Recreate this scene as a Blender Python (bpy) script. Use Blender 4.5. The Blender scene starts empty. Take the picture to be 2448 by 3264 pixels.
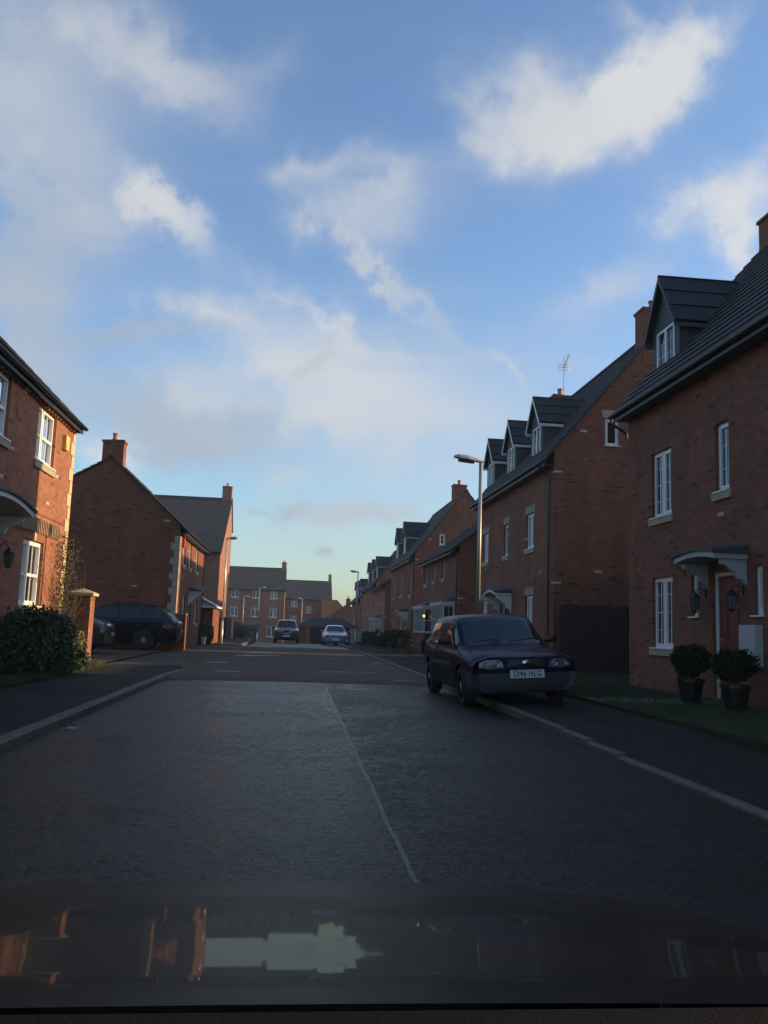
import bpy, math, random
import numpy as np
from math import sin, cos, tan, pi, radians, sqrt, atan2
from mathutils import Vector, Matrix

random.seed(7)
sc = bpy.context.scene
col = sc.collection

# ---------------------------------------------------------------- camera
PITCH, YAW, ROLL = radians(7.6), radians(5.9), radians(2.0)
F = Vector((sin(YAW)*cos(PITCH), cos(YAW)*cos(PITCH), sin(PITCH)))
R0 = Vector((cos(YAW), -sin(YAW), 0)); U0 = R0.cross(F)
R = cos(ROLL)*R0 + sin(ROLL)*U0; U = cos(ROLL)*U0 - sin(ROLL)*R0
cd = bpy.data.cameras.new('camera'); cam = bpy.data.objects.new('camera', cd); col.objects.link(cam)
m = Matrix((R, U, -F)).transposed().to_4x4(); m.translation = Vector((0, 0, 1.2))
cam.matrix_world = m
cd.sensor_fit = 'VERTICAL'; cd.sensor_height = 24.0; cd.lens = 24.0*2770/3264
cd.clip_start = 0.02; cd.clip_end = 3000
sc.camera = cam
sc.view_settings.view_transform = 'Standard'; sc.view_settings.look = 'None'
sc.view_settings.exposure = 0.5; sc.view_settings.gamma = 1.0

# ---------------------------------------------------------------- node helper
class NT:
    def __init__(s, nt): s.nt = nt
    def n(s, t, **k):
        nd = s.nt.nodes.new(t)
        for a, b in k.items():
            if a == 'inp':
                for i, v in b.items():
                    if hasattr(v, 'is_output') or isinstance(v, bpy.types.NodeSocket): s.nt.links.new(v, nd.inputs[i])
                    else: nd.inputs[i].default_value = v
            else: setattr(nd, a, b)
        return nd
    def M(s, op, a, b=0.0, c=0.0, clamp=False):
        nd = s.nt.nodes.new('ShaderNodeMath'); nd.operation = op; nd.use_clamp = clamp
        for i, v in enumerate((a, b, c)):
            if isinstance(v, bpy.types.NodeSocket): s.nt.links.new(v, nd.inputs[i])
            else: nd.inputs[i].default_value = v
        return nd.outputs[0]
    def mix(s, f, a, b, bt='MIX'):
        nd = s.nt.nodes.new('ShaderNodeMixRGB'); nd.blend_type = bt
        for i, v in enumerate((f, a, b)):
            if isinstance(v, bpy.types.NodeSocket): s.nt.links.new(v, nd.inputs[i])
            else: nd.inputs[i].default_value = v if i == 0 else (tuple(v)+(1,))[:4]
        return nd.outputs[0]
    def noise(s, vec, scale, detail=3, rough=.5):
        nd = s.nt.nodes.new('ShaderNodeTexNoise'); nd.inputs['Scale'].default_value = scale
        nd.inputs['Detail'].default_value = detail; nd.inputs['Roughness'].default_value = rough
        if vec is not None: s.nt.links.new(vec, nd.inputs['Vector'])
        return nd.outputs['Fac']
    def ss(s, v, a, b, lo=0.0, hi=1.0):
        nd = s.nt.nodes.new('ShaderNodeMapRange'); nd.interpolation_type = 'SMOOTHSTEP'
        s.nt.links.new(v, nd.inputs[0])
        for i, x in enumerate((a, b, lo, hi)): nd.inputs[i+1].default_value = x
        return nd.outputs[0]
    def lin(s, v, a, b, lo=0.0, hi=1.0):
        nd = s.nt.nodes.new('ShaderNodeMapRange'); s.nt.links.new(v, nd.inputs[0])
        for i, x in enumerate((a, b, lo, hi)): nd.inputs[i+1].default_value = x
        return nd.outputs[0]

# ---------------------------------------------------------------- sky and sun
SUN_EL, SUN_AZ = radians(13.0), radians(1.0)      # azimuth measured from +X towards +Y
w = bpy.data.worlds.new('World'); sc.world = w; w.use_nodes = True
nt = w.node_tree; nt.nodes.clear(); T = NT(nt)
sky = T.n('ShaderNodeTexSky', sky_type='NISHITA', sun_disc=False)
sky.sun_elevation = SUN_EL; sky.sun_rotation = radians(90) - SUN_AZ
sky.altitude = 100; sky.air_density = 1.0; sky.dust_density = 1.0; sky.ozone_density = 2.6
tc = T.n('ShaderNodeTexCoord').outputs['Generated']
sep = T.n('ShaderNodeSeparateXYZ', inp={0: tc})
x, y, z = sep.outputs
az = T.M('ARCTAN2', x, y); el = T.M('ARCSINE', z)
az = T.M('MULTIPLY', az, 180/pi); el = T.M('MULTIPLY', el, 180/pi)
plane = T.n('ShaderNodeCombineXYZ', inp={0: T.M('DIVIDE', x, T.M('ADD', T.M('ABSOLUTE', z), .12)), 1: T.M('DIVIDE', y, T.M('ADD', T.M('ABSOLUTE', z), .12)), 2: 0.0}).outputs[0]
n1 = T.noise(tc, 9.0, 6, .55); n2 = T.noise(plane, 1.7, 7, .6)
n3 = T.noise(tc, 4.0, 4, .5); n4 = T.noise(tc, 28.0, 6, .62); n6 = T.noise(tc, 22.0, 6, .62)
az2 = T.M('ADD', az, T.M('MULTIPLY', T.M('SUBTRACT', n1, .5), 8.0)); az2 = T.M('ADD', az2, T.M('MULTIPLY', T.M('SUBTRACT', n4, .5), 4.5))
el2 = T.M('ADD', el, T.M('MULTIPLY', T.M('SUBTRACT', n3, .5), 4.0)); el2 = T.M('ADD', el2, T.M('MULTIPLY', T.M('SUBTRACT', n1, .5), 4.0)); el2 = T.M('ADD', el2, T.M('MULTIPLY', T.M('SUBTRACT', n6, .5), 3.0))
BL = [  # az, el, half-width, half-height (deg), tilt deg (+ = falls to the right), strength, warmth
 (-20, 31.5, 6.5, 4.6, 0, .85, .1), (-9, 32.8, 5.0, 1.7, -14, .75, .2), (-15, 27.5, 5, 3.0, 0, .45, 0), (-14, 35, 5, 1.6, -15, .5, 0), (-3.6, 34.2, 2.2, 1.3, 10, .4, 0),
 (17.6, 31.6, 5.4, 2.0, 8, 1.15, .5), (14.5, 33.8, 4.0, 1.6, 0, .7, .2), (22.6, 33.2, 3.2, 1.7, 28, 1.1, .8), (25.6, 34.6, 2.3, 1.3, 20, .9, .9), (12, 30.6, 3, 1.2, 0, .3, 0), (22.5, 36.5, 2.6, .8, -10, .45, .4),
 (28.0, 27.2, 3.2, 1.5, 12, 1.05, .8), (29.4, 24.4, 1.5, 1.8, 10, 1.05, 1.0),
 (-10.6, 26.6, 1.5, 1.0, -10, .9, .6), (-8.4, 25.3, 2.3, 1.0, -32, .9, .5), (-13.5, 24.8, 3, 1.2, 0, .35, 0), (3.4, 26.4, 4.4, 1.9, 0, .85, .3), (4.2, 28.8, 1.8, 1.0, -20, .5, .3), (0.2, 29.2, 2.6, .8, 14, .55, .2), (5.6, 22.4, 4.6, .45, -36, .5, .1), (3.5, 23.9, 3.5, .9, -25, .4, .1),
 (-2.0, 18.4, 8.0, 3.0, -14, .62, .5), (3.5, 15.4, 8.5, 3.0, -8, .62, .5), (1.5, 20.3, 5, .5, -20, .4, .6), (-7.5, 20.2, 2.6, .7, -12, .5, .3), (0, 13.4, 3.0, .8, -5, .4, .2),
 (-17.8, 20, 2.6, 5, 0, 1.0, -.5), (-11.6, 18.0, 4.0, .8, 14, .7, -1), (-15, 23.5, 3, 1.6, 0, .5, -.3), (1.2, 17.6, 2.4, .5, 30, .45, -1),
 (-11.0, 13.4, 5.0, 1.7, 0, 1.0, -.5), (-12.0, 10.4, 2.2, 1.0, 0, .95, .9), (-5.8, 12.2, 4.4, 1.3, -5, .85, -.7), (-8, 15.4, 3.0, .9, -10, .6, .2), (-.3, 9.4, 1.8, .9, 0, .5, .1), (4.6, 7.2, 4.2, .65, 4, .75, -.4), (0.2, 7.4, 1.0, .35, 0, .6, -.8), (-1.8, 6.9, .8, .25, 0, .5, -.8), (1.5, 4.1, 1.1, .32, 0, .75, -.9),
 (21.0, 22.0, 3.6, 1.2, 25, .6, .4), (14, 17.5, 2.0, .4, -25, .4, .4), (16, 18, 8, 3, 0, .3, 0), (9, 12, 10, 4, 0, .5, .2), (3, 5, 14, 2.5, 0, .4, .2), (6, 20, 6, 2.0, 0, .25, 0), (7, 28.6, 3, 1.2, 0, .3, 0), (-18, 14, 4, 4, 0, .5, -.3)]
dens = None; warm = None
for (a, e, sx, sy, tl, amp, wm) in BL:
    ct, st = cos(radians(tl)), sin(radians(tl))
    da = T.M('SUBTRACT', az2, a); de = T.M('SUBTRACT', el2, e)
    u = T.M('MULTIPLY', T.M('ADD', T.M('MULTIPLY', da, ct), T.M('MULTIPLY', de, st)), 1/sx)
    v = T.M('MULTIPLY', T.M('SUBTRACT', T.M('MULTIPLY', de, ct), T.M('MULTIPLY', da, st)), 1/sy)
    g = T.M('MULTIPLY', T.M('EXPONENT', T.M('MULTIPLY', T.M('ADD', T.M('MULTIPLY', u, u), T.M('MULTIPLY', v, v)), -.8)), amp)
    dens = g if dens is None else T.M('ADD', dens, g)
    wg = T.M('MULTIPLY', g, wm); warm = wg if warm is None else T.M('ADD', warm, wg)
# clouds elsewhere in the sky, outside the photographed part
away = T.ss(T.M('ABSOLUTE', T.M('SUBTRACT', az, 4.0)), 30, 50)
dens = T.M('ADD', dens, T.M('MULTIPLY', T.ss(n2, .45, .7), T.M('MULTIPLY', away, .8)))
n5 = T.noise(T.n('ShaderNodeMapping', inp={0: plane, 2: (0, 0, .6), 3: (.7, 2.6, 1)}).outputs[0], 1.6, 7, .62)
dens = T.M('ADD', dens, T.M('MULTIPLY', T.ss(n5, .45, .75), .22))
tex = T.M('ADD', T.M('MULTIPLY', T.M('SUBTRACT', n1, .5), 1.0), T.M('ADD', T.M('MULTIPLY', T.M('SUBTRACT', n4, .5), .7), T.M('MULTIPLY', T.M('SUBTRACT', n2, .5), .6)))
dm = T.M('ADD', dens, T.M('MULTIPLY', tex, T.M('ADD', .18, T.M('MULTIPLY', dens, .55))))
mask = T.ss(dm, -.08, 1.4)
wf = T.ss(T.M('DIVIDE', warm, T.M('ADD', dens, .05)), -.8, 1.0)
CB = 1.0
ccol = T.mix(wf, (1.95*CB, 2.25*CB, 2.65*CB), (3.75*CB, 3.7*CB, 3.6*CB))
hz_ = T.ss(el, -2, 20)
skc = T.mix(1.0, sky.outputs[0], T.mix(hz_, (.98, 1.05, 1.02), (1.12, 1.17, 1.25)), 'MULTIPLY')
fin = T.mix(T.M('MULTIPLY', mask, .86), skc, ccol)
bg = T.n('ShaderNodeBackground', inp={0: fin, 1: 0.15})
T.n('ShaderNodeOutputWorld', inp={0: bg.outputs[0]})
sl = bpy.data.lights.new('sun', 'SUN'); sl.energy = 5.0; sl.angle = radians(.5); sl.color = (1.0, .72, .40)
so = bpy.data.objects.new('sun', sl); col.objects.link(so)
sd = Vector((cos(SUN_EL)*cos(SUN_AZ), cos(SUN_EL)*sin(SUN_AZ), sin(SUN_EL)))
so.rotation_euler = sd.to_track_quat('Z', 'Y').to_euler(); so.location = (60, 0, 40)

# ---------------------------------------------------------------- materials
MATS = {}
def newmat(name):
    mt = bpy.data.materials.new(name); mt.use_nodes = True; nt = mt.node_tree
    b = nt.nodes['Principled BSDF']; return mt, NT(nt), b
def obco(T): return T.n('ShaderNodeTexCoord').outputs['Object']
def wpos(T): return T.n('ShaderNodeNewGeometry').outputs['Position']
def simple(name, c, rough=.5, metal=0, var=.12, scale=6, bump=0, coat=0, spec=.5):
    mt, T, b = newmat(name)
    v = obco(T); f = T.noise(v, scale, 4, .6)
    cc = T.mix(f, [q*(1-var*2) for q in c], [q*(1+var*2) for q in c])
    T.nt.links.new(cc, b.inputs['Base Color'])
    b.inputs['Roughness'].default_value = rough; b.inputs['Metallic'].default_value = metal
    b.inputs['Coat Weight'].default_value = coat; b.inputs['Coat Roughness'].default_value = .04
    b.inputs['Specular IOR Level'].default_value = spec
    if bump:
        bp = T.n('ShaderNodeBump', inp={'Height': T.noise(v, scale*8, 3), 'Strength': bump, 'Distance': .01})
        T.nt.links.new(bp.outputs[0], b.inputs['Normal'])
    MATS[name] = mt; return mt
def brick(name, c1, c2, mortar, pale=.9985, rough=.9):
    mt, T, b = newmat(name); v = obco(T)
    s = T.n('ShaderNodeSeparateXYZ', inp={0: v}).outputs
    h = T.M('ADD', s[0], s[1]); row = T.M('FLOOR', T.M('DIVIDE', s[2], .075))
    off = T.M('MULTIPLY', T.M('MODULO', T.M('ABSOLUTE', row), 2.0), .5)
    cx = T.M('ADD', T.M('DIVIDE', h, .225), off); ci = T.M('FLOOR', cx)
    fx = T.M('FRACT', cx); fz = T.M('FRACT', T.M('DIVIDE', s[2], .075))
    wn = T.n('ShaderNodeTexWhiteNoise', noise_dimensions='2D', inp={0: T.n('ShaderNodeCombineXYZ', inp={0: ci, 1: row, 2: 0.0}).outputs[0]})
    r1 = wn.outputs['Value']; sep2 = T.n('ShaderNodeSeparateColor', inp={0: wn.outputs['Color']}).outputs
    mz = T.M('MINIMUM', fz, T.M('SUBTRACT', 1.0, fz)); mx = T.M('MINIMUM', fx, T.M('SUBTRACT', 1.0, fx))
    jm = T.M('MULTIPLY', T.ss(mz, .04, .11), T.ss(mx, .012, .035))   # 1 on the brick face
    bc = T.mix(r1, c1, c2)
    bc = T.mix(T.M('GREATER_THAN', sep2[1], .965), bc, [q*.65 for q in c1])
    bc = T.mix(T.M('GREATER_THAN', sep2[2], pale), bc, (.5, .4, .31))
    cc = T.mix(jm, mortar, bc)
    big = T.noise(v, .9, 5, .65); strk = T.noise(T.n('ShaderNodeMapping', inp={0: v, 3: (2.2, 2.2, .25)}).outputs[0], 1.3, 4, .6)
    cc = T.mix(1.0, cc, T.mix(big, (.58, .58, .60), (1.4, 1.36, 1.32)), 'MULTIPLY'); cc = T.mix(1.0, cc, T.mix(strk, (.7, .7, .72), (1.28, 1.27, 1.26)), 'MULTIPLY')
    fine = T.noise(v, 60, 2)
    cc = T.mix(.35, cc, T.mix(fine, (.5, .5, .5), (1.5, 1.5, 1.5)), 'MULTIPLY')
    T.nt.links.new(cc, b.inputs['Base Color']); b.inputs['Roughness'].default_value = rough
    b.inputs['Specular IOR Level'].default_value = .25
    bp = T.n('ShaderNodeBump', inp={'Height': T.M('ADD', jm, T.M('MULTIPLY', fine, .4)), 'Strength': .5, 'Distance': .008})
    T.nt.links.new(bp.outputs[0], b.inputs['Normal']); MATS[name] = mt; return mt
def tiles(name, ax, c1, c2, w_=.27, h_=.2):
    mt, T, b = newmat(name); v = obco(T); s = T.n('ShaderNodeSeparateXYZ', inp={0: v}).outputs
    row = T.M('FLOOR', T.M('DIVIDE', s[2], h_)); a = T.M('ADD', T.M('DIVIDE', s[ax], w_), T.M('MULTIPLY', T.M('MODULO', T.M('ABSOLUTE', row), 2.0), .5))
    wn = T.n('ShaderNodeTexWhiteNoise', noise_dimensions='2D', inp={0: T.n('ShaderNodeCombineXYZ', inp={0: T.M('FLOOR', a), 1: row, 2: 0.0}).outputs[0]})
    fa = T.M('FRACT', a); ma = T.M('MINIMUM', fa, T.M('SUBTRACT', 1.0, fa)); j = T.ss(ma, .01, .06)
    cc = T.mix(wn.outputs['Value'], c1, c2); big = T.noise(v, 1.3, 5, .6)
    cc = T.mix(T.ss(big, .55, .75), cc, (.03, .036, .02))
    cc = T.mix(j, [q*.3 for q in c1], cc)
    T.nt.links.new(cc, b.inputs['Base Color']); b.inputs['Roughness'].default_value = .75
    bp = T.n('ShaderNodeBump', inp={'Height': T.M('ADD', j, T.M('MULTIPLY', wn.outputs['Value'], .5)), 'Strength': .6, 'Distance': .012})
    T.nt.links.new(bp.outputs[0], b.inputs['Normal']); MATS[name] = mt; return mt

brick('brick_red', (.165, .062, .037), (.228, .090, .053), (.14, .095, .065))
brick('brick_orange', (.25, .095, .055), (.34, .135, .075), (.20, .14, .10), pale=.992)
brick('brick_brown', (.18, .060, .030), (.25, .085, .042), (.135, .088, .06))
brick('brick_far', (.26, .11, .06), (.33, .145, .08), (.19, .15, .12), pale=.999)
tiles('tile_y', 1, (.019, .0185, .019), (.033, .031, .031)); tiles('tile_x', 0, (.015, .018, .021), (.027, .03, .033))
simple('stone', (.34, .29, .20), .85, var=.12, scale=5, bump=.2)
simple('stone_light', (.50, .39, .22), .85, var=.08, scale=5, bump=.15)
simple('stone_grey', (.24, .225, .19), .85, var=.15, scale=3, bump=.2)
simple('upvc', (.72, .71, .67), .35, var=.03)
simple('upvc_dull', (.40, .40, .41), .4, var=.05)
simple('paint_white', (.66, .66, .63), .5, var=.05)
simple('paint_dull', (.20, .20, .19), .6, var=.08); simple('lead_grey', (.06,.062,.064), .6, var=.15, scale=4)
simple('dormer_clad', (.05, .056, .062), .7, var=.2, scale=5)
simple('black_plastic', (.012, .012, .013), .4, var=.1)
simple('rubber', (.018, .018, .018), .85, var=.1)
simple('dark_wood', (.032, .022, .018), .8, var=.3, scale=8, bump=.4)
simple('trellis_wood', (.34, .22, .13), .85, var=.3, scale=9)
simple('red_door', (.13, .012, .010), .35, var=.06)
simple('steel', (.40, .37, .33), .42, metal=.3, var=.06, scale=3)
simple('lamp_head', (.42, .43, .45), .45, var=.05)
simple('lamp_glass', (.10, .10, .10), .15, var=.05)
simple('terracotta', (.38, .17, .09), .8, var=.15)
simple('curtain', (.5, .5, .5), .9, var=.08)
simple('alarm_yellow', (.62, .45, .10), .4, var=.03)
simple('alarm_red', (.5, .03, .02), .35, var=.03)
simple('chrome', (.7, .7, .72), .12, metal=1, var=.02)
simple('rim', (.35, .36, .37), .3, metal=.8, var=.05)
simple('plate_white', (.6, .6, .57), .4, var=.02); simple('plate_yellow', (.55, .36, .05), .4, var=.02)
simple('text_black', (.01, .01, .01), .5, var=0)
simple('paint_navy', (.003, .006, .026), .35, spec=.05, coat=.09, var=.05)
simple('paint_black', (.005, .0055, .006), .3, coat=.45, spec=.2, var=.05)
simple('paint_charcoal', (.03, .032, .034), .3, coat=1, var=.05)
simple('paint_maroon', (.14, .014, .016), .3, coat=.8, var=.05)
simple('paint_silver', (.20, .25, .29), .3, metal=.35, coat=.8, var=.05)
simple('bumper_grey', (.035, .037, .042), .6, var=.1)
simple('interior', (.01, .01, .01), .9, var=.1)
simple('dash', (.0045, .0045, .005), .9, spec=.1, var=.15, scale=30, bump=.2)
simple('render_white', (.55, .55, .52), .8, var=.08)
simple('leaf_topiary', (.016, .024, .010), .9, spec=.15, var=.35, scale=6); simple('leaf_dark', (.026, .046, .016), .8, var=.35, scale=5); simple('leaf_olive', (.06, .07, .022), .85, var=.35, scale=5)
simple('leaf_gold', (.22, .18, .05), .6, var=.3, scale=5); simple('twig', (.075, .052, .034), .85, var=.25, scale=9)
simple('leaf_hedge', (.018, .030, .014), .85, var=.35, scale=4)
simple('grass_blade', (.045, .066, .022), .7, var=.35, scale=2)

def emit(name, c, s):
    mt, T, b = newmat(name); b.inputs['Base Color'].default_value = (*c, 1)
    b.inputs['Emission Color'].default_value = (*c, 1); b.inputs['Emission Strength'].default_value = s; MATS[name] = mt
emit('bulb', (1.0, .62, .12), 2.5)
def glass():
    mt, T, b = newmat('glass'); nt = T.nt; nt.nodes.remove(b)
    fr = T.n('ShaderNodeFresnel', inp={0: 1.5}).outputs[0]
    fr = T.M('ADD', T.M('MULTIPLY', fr, .95), .05)
    gl = T.n('ShaderNodeBsdfGlossy', inp={0: (.85, .9, .95, 1), 1: .02}); tr = T.n('ShaderNodeBsdfTransparent', inp={0: (.55, .58, .58, 1)})
    mx = T.n('ShaderNodeMixShader', inp={0: fr, 1: tr.outputs[0], 2: gl.outputs[0]})
    nt.links.new(mx.outputs[0], nt.nodes['Material Output'].inputs[0]); MATS['glass'] = mt
glass()
def carglass():
    mt, T, b = newmat('car_glass'); v = obco(T)
    b.inputs['Base Color'].default_value = (.012, .018, .016, 1); b.inputs['Roughness'].default_value = .04
    b.inputs['Specular IOR Level'].default_value = .6; MATS['car_glass'] = mt
carglass()
def asphalt(name, base, wet, seed=0, shine=.5):
    mt, T, b = newmat(name); v = wpos(T)
    v = T.n('ShaderNodeVectorMath', operation='ADD', inp={0: v, 1: (seed, seed*2, 0)}).outputs[0]
    f1 = T.noise(v, 140, 2, .6); f2 = T.noise(v, .8, 5, .65); f3 = T.noise(v, 9, 4, .65)
    vo = T.n('ShaderNodeTexVoronoi', inp={'Scale': 95.0, 'Vector': v}).outputs['Distance']
    cc = T.mix(f1, [q*.5 for q in base], [q*1.7 for q in base]); cc = T.mix(T.ss(f2, .4, .7), cc, T.mix(.5, cc, (.02, .018, .016)))
    T.nt.links.new(cc, b.inputs['Base Color'])
    f4 = T.noise(v, 26, 3, .7); wm = T.M('ADD', T.M('MULTIPLY', f2, .3), T.M('ADD', T.M('MULTIPLY', f3, .3), T.M('MULTIPLY', f4, .4)))
    rg = T.ss(wm, .42, .56, wet[0], wet[1]); T.nt.links.new(rg, b.inputs['Roughness'])
    b.inputs['Specular IOR Level'].default_value = shine
    hgt = T.M('ADD', T.M('MULTIPLY', vo, .8), T.M('ADD', T.M('MULTIPLY', f4, 2.6), T.M('MULTIPLY', f1, .5)))
    bp = T.n('ShaderNodeBump', inp={'Height': hgt, 'Strength': .72, 'Distance': .013})
    T.nt.links.new(bp.outputs[0], b.inputs['Normal']); MATS[name] = mt
asphalt('asphalt', (.0105, .0108, .0088), (.14, .45), 0, .235); asphalt('asphalt_worn', (.009, .008, .0066), (.24, .55), 2, .19); asphalt('pavement', (.025, .022, .0175), (.7, .9), 3, .2)
asphalt('seam', (.06, .06, .058), (.25, .42), 5)
def blocks(name, c1, c2):
    mt, T, b = newmat(name); v = wpos(T)
    br = T.n('ShaderNodeTexBrick', inp={'Vector': v, 'Color1': (*c1, 1), 'Color2': (*c2, 1), 'Mortar': (.012, .011, .01, 1), 'Scale': 1.0, 'Mortar Size': .006, 'Brick Width': .2, 'Row Height': .1})
    f2 = T.noise(v, .55, 5, .65); f3 = T.noise(v, 25, 3)
    cc = T.mix(1.0, br.outputs[0], T.mix(f2, (.6, .6, .6), (1.4, 1.4, 1.4)), 'MULTIPLY'); T.nt.links.new(cc, b.inputs['Base Color'])
    T.nt.links.new(T.ss(f2, .32, .44, .35, .8), b.inputs['Roughness'])
    b.inputs['Specular IOR Level'].default_value = .22
    bp = T.n('ShaderNodeBump', inp={'Height': T.M('ADD', T.M('MULTIPLY', br.outputs[1], -1.0), T.M('MULTIPLY', f3, .5)), 'Strength': .5, 'Distance': .008})
    T.nt.links.new(bp.outputs[0], b.inputs['Normal']); MATS[name] = mt
blocks('pavers', (.070, .042, .024), (.095, .058, .033)); blocks('pavers_drive', (.075, .045, .026), (.10, .062, .035))
def kerbmat():
    mt, T, b = newmat('kerb'); v = wpos(T); s = T.n('ShaderNodeSeparateXYZ', inp={0: v}).outputs
    wn = T.n('ShaderNodeTexWhiteNoise', noise_dimensions='1D', inp={1: T.M('FLOOR', T.M('DIVIDE', s[1], .915))}).outputs['Value']
    f = T.noise(v, 14, 4, .65); cc = T.mix(wn, (.075, .064, .048), (.12, .102, .075)); cc = T.mix(1.0, cc, T.mix(f, (.4, .4, .38), (1.4, 1.4, 1.4)), 'MULTIPLY')
    T.nt.links.new(cc, b.inputs['Base Color']); b.inputs['Roughness'].default_value = .7
    bp = T.n('ShaderNodeBump', inp={'Height': T.noise(v, 70, 3), 'Strength': .4, 'Distance': .01}); T.nt.links.new(bp.outputs[0], b.inputs['Normal']); MATS['kerb'] = mt
kerbmat()
def soil():
    mt, T, b = newmat('turf'); v = wpos(T); f = T.noise(v, 1.5, 6, .7); g = T.noise(v, 40, 3, .7)
    cc = T.mix(f, (.014, .022, .009), (.035, .042, .017)); cc = T.mix(.5, cc, T.mix(g, (.4, .4, .4), (1.6, 1.6, 1.5)), 'MULTIPLY')
    T.nt.links.new(cc, b.inputs['Base Color']); b.inputs['Roughness'].default_value = .95; b.inputs['Specular IOR Level'].default_value = .15
    bp = T.n('ShaderNodeBump', inp={'Height': g, 'Strength': .8, 'Distance': .03}); T.nt.links.new(bp.outputs[0], b.inputs['Normal']); MATS['turf'] = mt
soil()

# ---------------------------------------------------------------- mesh builder
ORG = {}
def empty(name, loc, label, cat, group=None, rz=0):
    o = bpy.data.objects.new(name, None); col.objects.link(o); o.location = loc; o.rotation_euler = (0, 0, rz)
    o['label'] = label; o['category'] = cat; o.empty_display_size = .2
    if group: o['group'] = group
    ORG[o.name] = Vector(loc); return o
def tag(o, label=None, cat=None, group=None, kind=None):
    if label: o['label'] = label
    if cat: o['category'] = cat
    if group: o['group'] = group
    if kind: o['kind'] = kind
    return o
class MB:
    def __init__(s): s.v = []; s.f = []; s.sm = False
    def poly(s, pts):
        i = len(s.v); s.v += [tuple(p) for p in pts]; s.f.append(tuple(range(i, i+len(pts))))
    def hexa(s, p):                                  # 8 points: bottom ring, top ring
        i = len(s.v); s.v += [tuple(q) for q in p]
        for q in ((0, 3, 2, 1), (4, 5, 6, 7), (0, 1, 5, 4), (1, 2, 6, 5), (2, 3, 7, 6), (3, 0, 4, 7)): s.f.append(tuple(i+k for k in q))
    def box(s, a, b):
        (x0, y0, z0), (x1, y1, z1) = a, b
        s.hexa([(x0, y0, z0), (x1, y0, z0), (x1, y1, z0), (x0, y1, z0), (x0, y0, z1), (x1, y0, z1), (x1, y1, z1), (x0, y1, z1)])
    def prism(s, ring, vec):                         # extrude a planar ring by a vector
        n = len(ring); i = len(s.v); vec = Vector(vec)
        s.v += [tuple(p) for p in ring] + [tuple(Vector(p)+vec) for p in ring]
        s.f.append(tuple(range(i+n-1, i-1, -1))); s.f.append(tuple(range(i+n, i+2*n)))
        for k in range(n): s.f.append((i+k, i+(k+1) % n, i+n+(k+1) % n, i+n+k))
    def tube(s, pts, r, n=8, r2=None):
        pts = [Vector(p) for p in pts]; i0 = len(s.v); N = len(pts)
        for k, p in enumerate(pts):
            d = (pts[min(k+1, N-1)]-pts[max(k-1, 0)]).normalized()
            a = d.cross(Vector((0, 0, 1)));  a = Vector((1, 0, 0)) if a.length < 1e-3 else a.normalized(); b = d.cross(a)
            rr = r if r2 is None else r+(r2-r)*k/(N-1)
            for q in range(n): s.v.append(tuple(p+a*cos(2*pi*q/n)*rr+b*sin(2*pi*q/n)*rr))
        for k in range(N-1):
            for q in range(n): s.f.append((i0+k*n+q, i0+k*n+(q+1) % n, i0+(k+1)*n+(q+1) % n, i0+(k+1)*n+q))
        s.f.append(tuple(range(i0+n-1, i0-1, -1))); s.f.append(tuple(range(i0+(N-1)*n, i0+N*n)))
    def lathe(s, prof, c, axis='z', n=20):           # prof: (r, h)
        c = Vector(c); i0 = len(s.v)
        for (r, h) in prof:
            for q in range(n):
                a = 2*pi*q/n
                if axis == 'z': o = Vector((r*cos(a), r*sin(a), h))
                elif axis == 'x': o = Vector((h, r*cos(a), r*sin(a)))
                else: o = Vector((r*cos(a), h, r*sin(a)))
                s.v.append(tuple(c+o))
        for k in range(len(prof)-1):
            for q in range(n): s.f.append((i0+k*n+q, i0+k*n+(q+1) % n, i0+(k+1)*n+(q+1) % n, i0+(k+1)*n+q))
        s.f.append(tuple(range(i0, i0+n))); s.f.append(tuple(range(i0+(len(prof)-1)*n, i0+len(prof)*n)))
    def build(s, name, mat, parent=None, root=None, smooth=False, org=None):
        """verts are world coordinates; stored relative to the root thing's base (or org)"""
        o3 = Vector((0, 0, 0))
        if org is not None: o3 = Vector(org)
        elif root is not None: o3 = ORG[root.name]
        me = bpy.data.meshes.new(name)
        me.from_pydata([tuple(Vector(p)-o3) for p in s.v], [], s.f); me.materials.append(MATS[mat]); me.update()
        if smooth: me.shade_smooth()
        o = bpy.data.objects.new(name, me); col.objects.link(o)
        if parent is not None: o.parent = parent
        elif org is not None: o.location = org
        return o

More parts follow.
